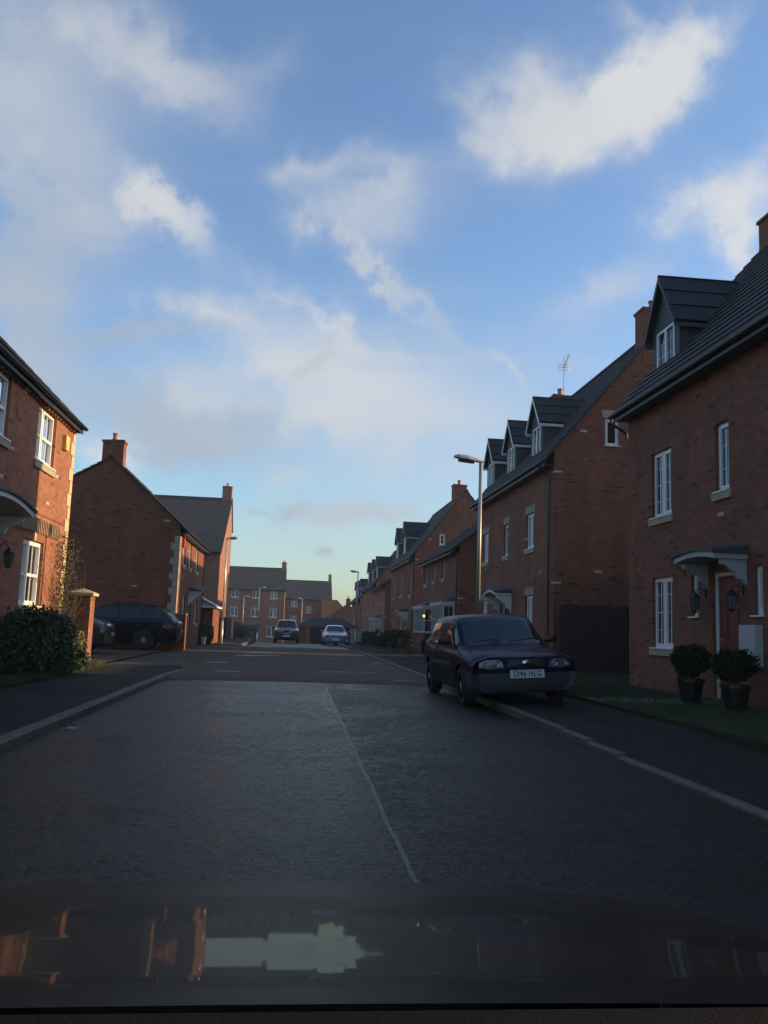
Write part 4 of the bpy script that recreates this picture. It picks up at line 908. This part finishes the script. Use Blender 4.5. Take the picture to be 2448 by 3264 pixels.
    mod = bo.modifiers.new('weld', 'WELD'); mod.merge_threshold = .0008
    if low.f:
        lo_ = low.build('bumper', 'bumper_grey', o, org=(0, 0, 0), smooth=True); m_ = lo_.modifiers.new('weld', 'WELD'); m_.merge_threshold = .0008
    for nm in ('windscreen', 'rear_window'):
        if gl[nm].f: g_ = gl[nm].build(nm, 'car_glass', o, org=(0, 0, 0), smooth=True); m_ = g_.modifiers.new('weld', 'WELD'); m_.merge_threshold = .0008
    for g_ in gl['side_window']:
        if g_.f: g2 = g_.build('side_window', 'car_glass', o, org=(0, 0, 0), smooth=True); m_ = g2.modifiers.new('weld', 'WELD'); m_.merge_threshold = .0008
    def shb(pts, r_):
        sh = MB(); sh.tube(pts, r_, 4); sh.build('shut_line', 'text_black', o, org=(0, 0, 0))
    for yy in shut:
        i = int(yy/L*N)
        for s_ in (-1, 1):
            shb([(s_*(rings[i, j, 0]+.001), ys[i], rings[i, j, 1]) for j in range(3, 19)], .0045)
    if shut:
        i = int((ws[0]-.02)/L*N); shb([(-rings[i, j, 0], ys[i], rings[i, j, 1]+.001) for j in range(12, M_+1)]+[(rings[i, j, 0], ys[i], rings[i, j, 1]+.001) for j in range(M_-1, 11, -1)], .005)
        for s_ in (-1, 1): shb([(s_*rings[i, 12, 0]*1.0, ys[i], rings[i, 12, 1]+.002) for i in range(2, int((ws[0]-.02)/L*N))], .005)
    fl = MB(); fl.box((-W*.36, .3, rw*.7), (W*.36, L-.3, rw*1.6)); fl.build('floor_pan', 'interior', o, org=(0, 0, 0))
    for ay in ax:
        for s_ in (-1, 1):
            we = bpy.data.objects.new('wheel', None); col.objects.link(we); we.parent = o; we.location = (s_*(W/2-.10), ay, rw)
            t = MB(); t.lathe([(rw*.66, -.09), (rw*.9, -.095), (rw, -.06), (rw, .06), (rw*.9, .095), (rw*.66, .09)], (0, 0, 0), 'x', 28); t.build('tyre', 'rubber', we, org=(0, 0, 0), smooth=True)
            r = MB(); xo = s_*.075; r.lathe([(rw*.66, xo), (rw*.62, xo+s_*.01), (rw*.58, xo-s_*.03)], (0, 0, 0), 'x', 28)
            for k in range(5):
                a_ = 2*pi*k/5; d_ = Vector((0, cos(a_), sin(a_))); n_ = Vector((0, -sin(a_), cos(a_)))
                c0 = Vector((xo, 0, 0)); r.hexa([c0+d_*rw*.08-n_*.05, c0+d_*rw*.62-n_*.03, c0+d_*rw*.62+n_*.03, c0+d_*rw*.08+n_*.05, c0+d_*rw*.08-n_*.05+Vector((s_*.02, 0, 0)), c0+d_*rw*.62-n_*.03+Vector((s_*.005, 0, 0)), c0+d_*rw*.62+n_*.03+Vector((s_*.005, 0, 0)), c0+d_*rw*.08+n_*.05+Vector((s_*.02, 0, 0))])
            r.lathe([(rw*.2, xo), (rw*.18, xo+s_*.025), (rw*.05, xo+s_*.03)], (0, 0, 0), 'x', 14); r.build('rim', rimm, we, org=(0, 0, 0))
            di = MB(); di.lathe([(rw*.56, xo-s_*.05), (rw*.5, xo-s_*.06)], (0, 0, 0), 'x', 20); di.build('brake', 'interior', we, org=(0, 0, 0))
    wm = max(rings[0, :, 0])
    def FS(x_, z_, off=0.0):   # nose surface
        j = int(np.argmin(abs(rings[0, :12, 1]-z_))); w_ = np.interp(z_, rings[0, :14, 1], rings[0, :14, 0])
        y_ = -nose*(1-(x_/wm)**2)-(-nose*(1-(w_/wm)**2)); return (x_, y_-off, z_)
    def TS(x_, z_, off=0.0):
        w_ = np.interp(z_, rings[N, :14, 1], rings[N, :14, 0]); wm2 = max(rings[N, :, 0])
        y_ = L+tailb*(1-(x_/wm2)**2)-(tailb*(1-(w_/wm2)**2)); return (x_, y_+off, z_)
    def patch(nm, S, outline, mat, off=.012, par=None, th=.03):
        p = MB(); f_ = [Vector(S(x_, z_, off)) for (x_, z_) in outline]; b_ = [Vector(S(x_, z_, -th)) for (x_, z_) in outline]
        n_ = len(f_); c = sum(f_, Vector())/n_; i = len(p.v); p.v += [tuple(q) for q in f_+b_]+[tuple(Vector(S(sum(q[0] for q in outline)/n_, sum(q[1] for q in outline)/n_, off*1.3)))]
        for k in range(n_): p.f.append((i+k, i+(k+1) % n_, i+2*n_)); p.f.append((i+k, i+n_+k, i+n_+(k+1) % n_, i+(k+1) % n_))
        return p.build(nm, mat, par or o, org=(0, 0, 0))
    if hl:
        for s_ in (-1, 1):
            h_ = patch('headlight', FS, [(s_*a_, b_) for a_, b_ in hl], 'headlamp')
            cxx = sum(a_ for a_, b_ in hl)/len(hl)*s_; czz = sum(b_ for a_, b_ in hl)/len(hl); hh = (max(b_ for a_, b_ in hl)-min(b_ for a_, b_ in hl))/2
            for dx_ in (-.09, .08):
                rr = MB(); P = FS(cxx+s_*dx_, czz, .016); k_ = .9 if dx_ < 0 else .7; rr.lathe([(hh*.8*k_, .004), (hh*.7*k_, -.006), (hh*.4*k_, .002), (hh*.12, -.003)], P, 'y', 14); rr.build('reflector', 'lens', h_, org=(0, 0, 0))
    if grille: g_ = patch('grille', FS, grille, 'black_plastic', .01)
    if bars:
        for s_ in (-1, 1): patch('grille_bar', FS, [(s_*.34, .98), (s_*.40, .98), (s_*.27, .76), (s_*.2, .76)], 'chrome', .03)
        patch('grille_bar', FS, [(-.27, .79), (.27, .79), (.24, .75), (-.24, .75)], 'chrome', .03)
    if emblem:
        zc = (min(b_ for a_, b_ in grille)+max(b_ for a_, b_ in grille))/2+.015
        patch('emblem', FS, [(.062*cos(t), zc+.026*sin(t)) for t in np.linspace(0, 2*pi, 13)[:-1]], 'chrome', .018)
    if tl:
        for s_ in (-1, 1): patch('tail_light', TS, [(s_*a_, b_) for a_, b_ in tl], 'tail_red')
    if plate:
        S = FS if plate[0] == 'f' else TS; zc = plate[1]; yo = S(0, zc, .03)[1]; t_ = -.006 if plate[0] == 'f' else .006
        p = MB(); p.box((-.26, min(yo, yo+t_), zc-.0555), (.26, max(yo, yo+t_), zc+.0555)); po = p.build('number_plate', 'plate_yellow' if plate[0] == 'r' else 'plate_white', o, org=(0, 0, 0))
        if len(plate) > 2:
            cu = bpy.data.curves.new('t', 'FONT'); cu.body = plate[2]; cu.size = .112; cu.extrude = .001; cu.align_x = 'CENTER'; cu.align_y = 'CENTER'; cu.offset = .0015; cu.space_character = 1.08
            to = bpy.data.objects.new('t', cu); col.objects.link(to); bpy.context.view_layer.update()
            me = bpy.data.meshes.new_from_object(to.evaluated_get(bpy.context.evaluated_depsgraph_get())); bpy.data.objects.remove(to)
            for v_ in me.vertices: v_.co = Vector((v_.co.x*.86, yo-.0085-v_.co.z, zc+v_.co.y))
            me.materials.clear(); me.materials.append(MATS['text_black']); lt = bpy.data.objects.new('lettering', me); col.objects.link(lt); lt.parent = po
    if mir:
        my = ws[0]+.42; mz = belt or .95; i = int(my/L*N); wx = C[i, 4]
        for s_ in (-1, 1):
            q = MB(); cx_ = s_*(wx+.10)
            sec = []
            for (xx, yy, zz, sc_) in ((s_*(wx-.02), my, mz, .45), (s_*(wx+.04), my-.01, mz+.02, .75), (s_*(wx+.1), my-.02, mz+.03, 1), (s_*(wx+.18), my, mz+.03, .85), (s_*(wx+.2), my+.01, mz+.03, .4)):
                k = len(q.v); sec.append(k)
                for a_ in range(10): t = 2*pi*a_/10; q.v.append((xx, yy+.05*sc_*cos(t), zz+.06*sc_*sin(t)))
            for a_, b_ in zip(sec[:-1], sec[1:]):
                for t in range(10): q.f.append((a_+t, a_+(t+1) % 10, b_+(t+1) % 10, b_+t))
            q.f.append(tuple(range(sec[0], sec[0]+10))); q.f.append(tuple(range(sec[-1], sec[-1]+10)))
            q.build('door_mirror', 'black_plastic' if lower else paint, o, org=(0, 0, 0), smooth=True)
    # wipers
    wp = MB()
    for x0, x1 in ((.05, .55), (-.55, -.05)):
        i0 = int((ws[0]+.04)/L*N); i1 = int((ws[0]+.16)/L*N)
        wp.tube([(x0, ys[i0], rings[i0, -2, 1]+.03), (x1, ys[i1]-.02, rings[i1, -2, 1]+.03-.02)], .008, 5)
    wp.build('wiper', 'black_plastic', o, org=(0, 0, 0))
    return o
simple('headlamp', (.10, .105, .105), .08, var=.2, scale=25, coat=1); simple('lens', (.30, .31, .30), .15, metal=.7, var=.25, scale=30); simple('tail_red', (.45, .015, .01), .15, var=.1, coat=1)

# navy hatchback (hero)
HB = [(0, .26, .64, .715, .74, .775, .62), (.10, .20, .68, .76, .78, .81, .66), (.45, .18, .73, .82, .79, .815, .68), (.92, .18, .78, .865, .79, .815, .69), (1.0, .18, .785, .885, .79, .815, .68),
      (1.58, .18, .80, 1.30, .79, .815, .63), (1.85, .18, .81, 1.335, .79, .815, .645), (2.5, .18, .82, 1.345, .79, .815, .645), (3.25, .18, .85, 1.32, .79, .805, .63), (3.45, .2, .92, 1.20, .78, .80, .54), (3.72, .24, .90, 1.0, .76, .78, .58), (3.83, .3, .84, .90, .70, .74, .6)]
hero = car('parked_car', 'navy blue hatchback with white front plate parked half on the right kerb', 'car', (3.67, 13.3, .045), radians(1.5), 3.83, 1.63, 1.33, HB, 'paint_navy', lower=lambda y_: .50 if y_ < .6 or y_ > 3.2 else .24,
    rw=.285, ax=(.72, 3.22), ws=(.95, 1.62), rwn=(3.25, 3.74), pil=(2.45,), side=(1.15, 3.35), nose=.10, roll=-radians(3.2), belt=.90, plate=('f', .49, 'S346 HLG'),
    hl=[(.34, .575), (.36, .66), (.46, .69), (.62, .685), (.70, .64), (.70, .585), (.55, .56)], grille=[(-.30, .58), (.30, .58), (.26, .69), (-.26, .69)], emblem=True, shut=(1.18, 2.5), tl=[(.55, .65), (.7, .65), (.7, .85), (.55, .85)])
hero.scale = (1.035, 1.1, 1.1)
hp = MB(); hp.tube([(0, 1.86, 1.31), (0, 2.25, 1.72)], .004, 5, .002)
a_ = hp.build('roof_aerial', 'black_plastic', hero, org=(0, 0, 0))
hp = MB(); hp.box((-.84, 1.25, .56), (-.822, 2.9, .61)); hp.box((.822, 1.25, .56), (.84, 2.9, .61)); hp.build('rubbing_strip', 'bumper_grey', hero, org=(0, 0, 0))
for s_ in (-1, 1):
    hp = MB(); hp.box((s_*.83-.012, 2.25, .80), (s_*.83+.012, 2.4, .83)); hp.build('door_handle', 'black_plastic', hero, org=(0, 0, 0))

# black coupe SUV, parked across the driveway, tail to the street
SV = [(0, .32, .72, .86, .78, .86, .6), (.2, .26, .86, .98, .88, .93, .7), (.9, .25, 1.0, 1.1, .92, .96, .74), (1.3, .25, 1.04, 1.16, .92, .96, .74), (2.05, .25, 1.08, 1.62, .92, .96, .66), (2.6, .25, 1.08, 1.72, .92, .96, .68), (3.3, .25, 1.1, 1.73, .92, .96, .68), (4.1, .26, 1.12, 1.66, .92, .96, .68),
      (4.6, .3, 1.12, 1.34, .9, .94, .68), (4.8, .34, 1.08, 1.16, .84, .9, .66), (4.9, .4, .98, 1.05, .76, .84, .62)]
suv = car('parked_car', 'black sloping-roof estate with red tail light parked across the left driveway', 'car', (-9.05, 34.1, .09), radians(-90), 4.88, 1.96, 1.68, SV, 'paint_black', rw=.37, ax=(.9, 3.72), ws=(1.25, 2.2), rwn=(4.05, 4.62), pil=(2.75, 3.6), side=(1.45, 4.3), nose=.15, belt=1.1,
    hl=[(.5, .72), (.55, .82), (.8, .84), (.82, .74)], grille=[(-.3, .6), (.3, .6), (.25, .8), (-.25, .8)], tl=[(.45, .86), (.5, .98), (.8, .99), (.84, .88), (.7, .84)], shut=(1.5, 2.75, 3.55), plate=('r', .72))
for s_ in (-1, 1):
    mb = MB(); mb.prism([(s_*.915, 4.42, .98), (s_*.93, 4.42, .86), (s_*.87, 4.8, .86), (s_*.85, 4.8, 1.0)], (s_*.035, .0, 0)); mb.build('tail_light', 'tail_red', suv, org=(0, 0, 0))
# dark hatch behind the pillar
HC = [(0, .28, .62, .74, .74, .78, .55), (.2, .22, .72, .84, .82, .86, .66), (.95, .2, .9, .98, .83, .87, .68), (1.75, .2, .94, 1.38, .83, .87, .57), (2.3, .2, .95, 1.44, .83, .87, .58), (3.4, .2, .98, 1.40, .83, .86, .57), (3.9, .22, .98, 1.15, .82, .85, .6), (4.2, .28, .92, 1.0, .8, .83, .62), (4.28, .34, .86, .93, .74, .79, .6)]
car('parked_car', 'dark grey hatchback half hidden behind the tall brick pillar, yellow rear plate', 'car', (-10.0, 28.9, .09), radians(-90), 4.28, 1.74, 1.44, HC, 'paint_charcoal', rw=.31, ax=(.85, 3.45), ws=(1.0, 1.8), rwn=(3.35, 4.1), pil=(2.5,), side=(1.3, 3.6), nose=.13, belt=1.0,
    hl=[(.4, .58), (.45, .68), (.72, .7), (.74, .6)], grille=[(-.3, .5), (.3, .5), (.25, .62), (-.25, .62)], tl=[(.55, .72), (.58, .92), (.74, .9), (.76, .74)], plate=('r', .62))
# maroon pickup, front towards the camera
PU = [(0, .42, .92, 1.02, .82, .88, .7), (.15, .38, .98, 1.08, .88, .92, .74), (1.2, .38, 1.06, 1.16, .88, .925, .76), (1.45, .38, 1.08, 1.2, .88, .925, .76), (2.1, .38, 1.1, 1.72, .88, .92, .64), (2.5, .38, 1.1, 1.78, .88, .92, .64), (3.5, .38, 1.12, 1.76, .88, .92, .64), (3.7, .38, 1.12, 1.6, .88, .92, .66), (3.9, .4, 1.12, 1.2, .88, .92, .8), (5.1, .42, 1.1, 1.15, .88, .92, .84), (5.2, .5, 1.0, 1.05, .84, .88, .8)]
car('parked_pickup', 'maroon pickup facing the camera far down the road', 'pickup', (-.18, 64.6, -.2), 0, 5.2, 1.88, 1.78, PU, 'paint_maroon', lower=lambda y_: .58, rw=.38, ax=(.95, 4.1), ws=(1.4, 2.15), rwn=(3.5, 3.75), pil=(2.75,), side=(1.6, 3.5), nose=.1, belt=1.15,
    hl=[(.42, .82), (.45, 1.0), (.86, 1.02), (.88, .86)], grille=[(-.36, .72), (.36, .72), (.4, 1.0), (-.4, 1.0)], plate=('f', .58), bars=True)
SL = [(0, .26, .62, .74, .74, .78, .55), (.15, .2, .68, .8, .82, .85, .68), (1.1, .2, .86, .95, .84, .87, .72), (1.95, .2, .9, 1.37, .84, .87, .58), (2.4, .2, .91, 1.43, .84, .87, .58), (3.1, .2, .92, 1.4, .84, .87, .58), (3.8, .2, .94, 1.08, .84, .86, .64), (4.4, .25, .92, 1.0, .82, .84, .68), (4.5, .32, .84, .92, .76, .8, .66)]
car('parked_car', 'pale silver blue saloon facing the camera by the right far kerb', 'car', (3.2, 59.4, -.14), 0, 4.5, 1.76, 1.43, SL, 'paint_silver', rw=.31, ax=(.85, 3.5), ws=(1.15, 2.0), rwn=(3.1, 3.75), pil=(2.6,), side=(1.4, 3.3), nose=.13, belt=.98,
    hl=[(.42, .58), (.45, .72), (.74, .72), (.78, .62)], grille=[(-.34, .58), (.34, .58), (.3, .7), (-.3, .7)], plate=('f', .44))

# ---------------------------------------------------------------- the car the photo is taken from
BP = [(1.55, .7555), (1.49, .766), (1.43, .776), (1.37, .7857), (1.31, .795), (1.25, .8039), (1.19, .8124), (1.13, .8205), (1.07, .8281), (1.01, .8358), (.95, .8447), (.89, .8562), (.83, .8695), (.80, .8765)]
def catm(P, n):
    out = []; P = [np.array(p, float) for p in P]; P = [2*P[0]-P[1]]+P+[2*P[-1]-P[-2]]
    for i in range(1, len(P)-2):
        for k in range(n):
            t = k/n; out.append(.5*((2*P[i])+(-P[i-1]+P[i+1])*t+(2*P[i-1]-5*P[i]+4*P[i+1]-P[i+2])*t*t+(-P[i-1]+3*P[i]-3*P[i+1]+P[i+2])*t**3))
    out.append(P[-2]); return out
own = empty('car', (0, 1.2, 0), 'glossy black bonnet of the car the photo is taken from', 'car')
prof = [(2.05, .52), (2.0, .62), (1.88, .68), (1.7, .725)]+BP; cp = catm(prof, 6); mb = MB(); xs = np.linspace(-.82, .82, 57); rows_ = []
for (y_, z_) in cp:
    k = len(mb.v); rows_.append(k)
    for x_ in xs:
        u = abs(x_)/.82; mb.v.append((x_, y_-(.12*u**2 if y_ > 1.5 else .12*u**2*max(0, (y_-.8)/.7)), z_-.012*u**2-.07*max(0, u-.82)**2/.0324))
nx = len(xs)
for a_, b_ in zip(rows_[:-1], rows_[1:]):
    for q in range(nx-1): mb.f.append((a_+q, b_+q, b_+q+1, a_+q+1))
simple('bonnet_paint', (.0045, .005, .0058), .4, coat=.30, spec=.04, var=.25, scale=14); mb.build('bonnet', 'bonnet_paint', own, own, smooth=True)
mb = MB()
for s_ in (-1, 1):
    r = [(s_*.82, .62, .3), (s_*.82, 1.9, .3), (s_*.82, 1.86, .6), (s_*.82, 1.5, .67), (s_*.82, .8, .79), (s_*.82, .62, .82)]; mb.prism(r, (s_*.03, 0, 0))
mb.build('wing', 'paint_black', own, own)
mb = MB(); mb.box((-.8, 1.84, .22), (.8, 1.95, .52)); mb.build('bumper', 'paint_black', own, own)
mb = MB(); ringp = [(.79, .8745), (.72, .883), (.6, .895), (.45, .90), (.3, .88), (.25, .7), (.79, .7)]; mb.prism([(-.8, y_, z_) for y_, z_ in ringp], (1.6, 0, 0)); mb.build('dashboard', 'dash', own, own)
for s_ in (-1, 1):
    we = bpy.data.objects.new('wheel', None); col.objects.link(we); we.parent = own; we.location = (s_*.72, .15, .3)
    t = MB(); t.lathe([(.2, -.09), (.28, -.095), (.3, -.06), (.3, .06), (.28, .095), (.2, .09)], (0, 0, 0), 'x', 24); t.build('tyre', 'rubber', we, org=(0, 0, 0), smooth=True)

# ---------------------------------------------------------------- plants
rng = np.random.default_rng(3)
def leaves(name, mat, pts, size, parent=None, org=(0, 0, 0), asp=1.7):
    n = len(pts); d1 = rng.normal(size=(n, 3)); d1 /= np.linalg.norm(d1, axis=1)[:, None]; d2 = rng.normal(size=(n, 3)); d2 -= (d1*d2).sum(1)[:, None]*d1; d2 /= np.linalg.norm(d2, axis=1)[:, None]
    s_ = size*rng.uniform(.6, 1.3, n)[:, None]; a_ = d1*s_*asp/2; b_ = d2*s_/2; p = pts-np.array(org)
    v = np.stack([p-a_, p+b_*.8, p+a_, p-b_*.8], 1).reshape(-1, 3); f = np.arange(4*n).reshape(-1, 4)
    me = bpy.data.meshes.new(name); me.from_pydata(v.tolist(), [], f.tolist()); me.materials.append(MATS[mat]); me.update()
    o = bpy.data.objects.new(name, me); col.objects.link(o)
    if parent is not None: o.parent = parent
    return o
def blob(c, r, n, lump=.22, hollow=.55):
    """points through an uneven ellipsoid"""
    d = rng.normal(size=(n, 3)); d /= np.linalg.norm(d, axis=1)[:, None]; rad = rng.uniform(hollow, 1, n)
    k = rng.normal(size=(7, 3)); k /= np.linalg.norm(k, axis=1)[:, None]
    bump = 1+lump*np.max(np.clip(d@k.T, 0, 1)**4, 1)-lump*.4+rng.normal(0, .04, n)
    p = d*(rad*bump)[:, None]*np.array(r)+np.array(c); return p
def core(name, c, r, parent, root, mat='twig'):
    mb = MB(); c = Vector(c)
    for k in range(14):
        t = random.uniform(0, 2*pi); q = random.uniform(.2, .8); e = c+Vector((r[0]*q*cos(t), r[1]*q*sin(t), r[2]*random.uniform(0, .8))); b_ = Vector((c.x, c.y, ORG[root.name].z)); mb.tube([b_, (b_+e)/2+Vector((0, 0, .05)), e], .012, 5, .004)
    return mb.build(name, mat, parent, root)
def bush(name, label, c, r, n, mat, size, base, cat='bush', group=None, extra=()):
    o = empty(name, (c[0], c[1], base), label, cat, group); p = blob(c, r, n); p = p[p[:, 2] > base+.02]
    core('branches', c, r, o, o); leaves('foliage', mat, p, size, o, (c[0], c[1], base))
    for (m2, n2, s2, c2, r2) in extra: q = blob(c2, r2, n2); q = q[q[:, 2] > base]; leaves('foliage', m2, q, s2, o, (c[0], c[1], base))
    return o
bush('garden_bush', 'large dark green leafy bush in front of the sunlit left house', (-4.72, 17.2, .58), (.55, 1.85, .78), 11500, 'leaf_dark', .06, .13, extra=[('leaf_olive', 2800, .055, (-4.6, 17.1, .6), (.57, 1.9, .74)), ('leaf_dark', 2500, .05, (-4.5, 18.6, .35), (.4, .9, .35))])
bush('dry_shrub', 'yellowing dry shrub at the foot of the tall brick pillar', (-4.85, 20.9, .45), (.22, .4, .5), 900, 'leaf_gold', .035, .13)
bush('small_plant', 'small pale plant growing at the base of the tall pillar', (-4.55, 21.6, .14), (.16, .2, .1), 250, 'leaf_olive', .03, .1)
for (y_, lb) in ((14.1, 'left clipped shrub in a dark planter under the canopy, farther from the red door'), (12.65, 'clipped shrub in a dark planter directly before the red door')):
    o = empty('potted_shrub', (6.55, y_-.3, .15), lb, 'potted shrub', 'potted shrubs by the red door')
    mb = MB(); mb.lathe([(.14, 0), (.21, .36), (.23, .36), (.23, .41), (.2, .41), (.19, .34)], (6.55, y_-.3, .15), n=18); mb.build('pot', 'black_plastic', o, o)
    core('branches', (6.55, y_-.3, .85), (.3, .3, .3), o, o); leaves('foliage', 'leaf_topiary', blob((6.55, y_-.3, .82), (.31, .31, .28), 3000, .5), .04, o, (6.55, y_-.3, .15))
# climber on the corner of house A
o = empty('climbing_plant', (-5.2, 20.3, .13), 'bare twiggy climbing plant on the corner of the sunlit left house', 'climber')
mb = MB()
for k in range(46):
    p = Vector((-5.18, 20.2+random.uniform(-.3, .3), .13)); pts = [p.copy()]; d_ = Vector((random.uniform(0, .1), random.uniform(-.14, .16), 1))
    for s_ in range(random.randint(8, 17)):
        d_ += Vector((random.uniform(-.2, .2), random.uniform(-.34, .34), random.uniform(-.2, .1))); d_.z = max(d_.z, .15); p = p+d_.normalized()*.19; p.x = max(-5.22, min(p.x, -4.85)); pts.append(p.copy())
    mb.tube(pts, .009, 4, .003)
mb.build('stems', 'twig', o, o)
cl = np.stack([rng.uniform(-5.2, -4.95, 1700), rng.normal(20.25, .33, 1700), 2.75*rng.beta(1.5, 1.4, 1700)+.3], 1); leaves('foliage', 'leaf_olive', cl, .035, o, (-5.2, 20.3, .13))
# right hedges
def hedge(label, x0, x1, y0, y1, z0, z1, n, group='hedges along the right gardens'):
    c = ((x0+x1)/2, (y0+y1)/2, z0); o = empty('hedge', c, label, 'hedge', group)
    p = np.stack([rng.uniform(x0, x1, n), rng.uniform(y0, y1, n), rng.uniform(z0, z1, n)], 1)
    e = np.minimum.reduce([(p[:, 0]-x0)/(x1-x0), (x1-p[:, 0])/(x1-x0), (z1-p[:, 2])/(z1-z0)]); p = p[(e < .28)]; p += rng.normal(0, .04, p.shape); leaves('foliage', 'leaf_hedge', p, .09, o, c)
    mb = MB()
    for yy in np.arange(y0+.3, y1, .7): mb.tube([(c[0], yy, z0-.1), (c[0]+random.uniform(-.1, .1), yy, z1-.2)], .03, 5, .01)
    mb.build('stems', 'twig', o, o)
hedge('dark low hedge in front of the farther bay-windowed house', 5.3, 6.3, 50, 64, .0, .85, 16000)
hedge('dark rounded hedge beside the low bay-windowed house', 5.6, 6.8, 47.5, 51.0, .05, 1.15, 7000)
bush('garden_bush', 'small dark bush under the nearest white bay window', (6.2, 38.0, .5), (.5, .8, .5), 2500, 'leaf_hedge', .06, .1)
bush('garden_bush', 'green bush between the outbuilding and the lit pillar edge', (-4.2, 46.3, .6), (.35, .9, .65), 2500, 'leaf_olive', .06, .05)
bush('garden_bush', 'dark bush at the foot of the three-storey far block', (-6.2, 108, .1), (1.8, 1.5, 1.1), 2500, 'leaf_hedge', .16, -1.2)
o = empty('white_bucket', (-4.25, 45.0, .06), 'white plastic tub standing by the dark outbuilding on the left', 'bucket')
mb = MB(); mb.lathe([(.10, 0), (.14, .34), (.15, .34), (.15, .37), (.12, .37), (.1, .1)], (-4.25, 44.9, .07), n=16); mb.build('tub', 'paint_white', o, o)
mb = MB(); mb.tube([(-4.39, 44.9, .42), (-4.35, 44.9, .52), (-4.25, 44.9, .56), (-4.15, 44.9, .52), (-4.11, 44.9, .42)], .006, 4); mb.build('handle', 'steel', o, o)
# grass blades
def grass(label, x0, x1, y0, y1, z, n, h=.06):
    x_ = rng.uniform(x0, x1, n); y_ = rng.uniform(y0, y1, n); a_ = rng.uniform(0, pi, n); w_ = .006; hh = h*rng.uniform(.4, 1.3, n); lx, ly = rng.normal(0, .02, n), rng.normal(0, .02, n)
    v = np.stack([np.stack([x_-cos_(a_)*w_, y_-sin_(a_)*w_, np.full(n, z)], 1), np.stack([x_+cos_(a_)*w_, y_+sin_(a_)*w_, np.full(n, z)], 1), np.stack([x_+lx, y_+ly, z+hh], 1)], 1).reshape(-1, 3)
    me = bpy.data.meshes.new('grass'); me.from_pydata(v.tolist(), [], np.arange(3*n).reshape(-1, 3).tolist()); me.materials.append(MATS['grass_blade'])
    o = bpy.data.objects.new('grass', me); col.objects.link(o); tag(o, label, 'grass', kind='stuff')
cos_, sin_ = np.cos, np.sin
grass('short grass on the lawn before the nearest right house', 4.95, 7.3, 6.5, 22, .148, 42000)
grass('rough grass between the left pavement and the bush', -5.1, -4.2, 9, 21.3, .128, 22000, .09)
# litter by the left kerb
mb = MB(); mb.box((-2.33, 9.9, .012), (-2.23, 9.93, .018)); tag(mb.build('litter', 'plate_white', org=(-2.3, 9.9, .012)), 'small white scrap of litter in the left gutter', 'litter')

# ---------------------------------------------------------------- thin damp air
mb = MB(); mb.box((-70, -14, -3.2), (90, 175, 16)); hzo = mb.build('haze', 'interior'); tag(hzo, 'thin pale damp haze over the far end of the street', kind='stuff')
mt = bpy.data.materials.new('haze'); mt.use_nodes = True; nt = mt.node_tree; nt.nodes.clear()
pv = nt.nodes.new('ShaderNodeVolumePrincipled'); pv.inputs['Color'].default_value = (.80, .84, .90, 1); pv.inputs['Density'].default_value = .0007; pv.inputs['Anisotropy'].default_value = .3
ou = nt.nodes.new('ShaderNodeOutputMaterial'); nt.links.new(pv.outputs[0], ou.inputs['Volume']); hzo.data.materials.clear(); hzo.data.materials.append(mt)
sc.cycles.volume_bounces = 0
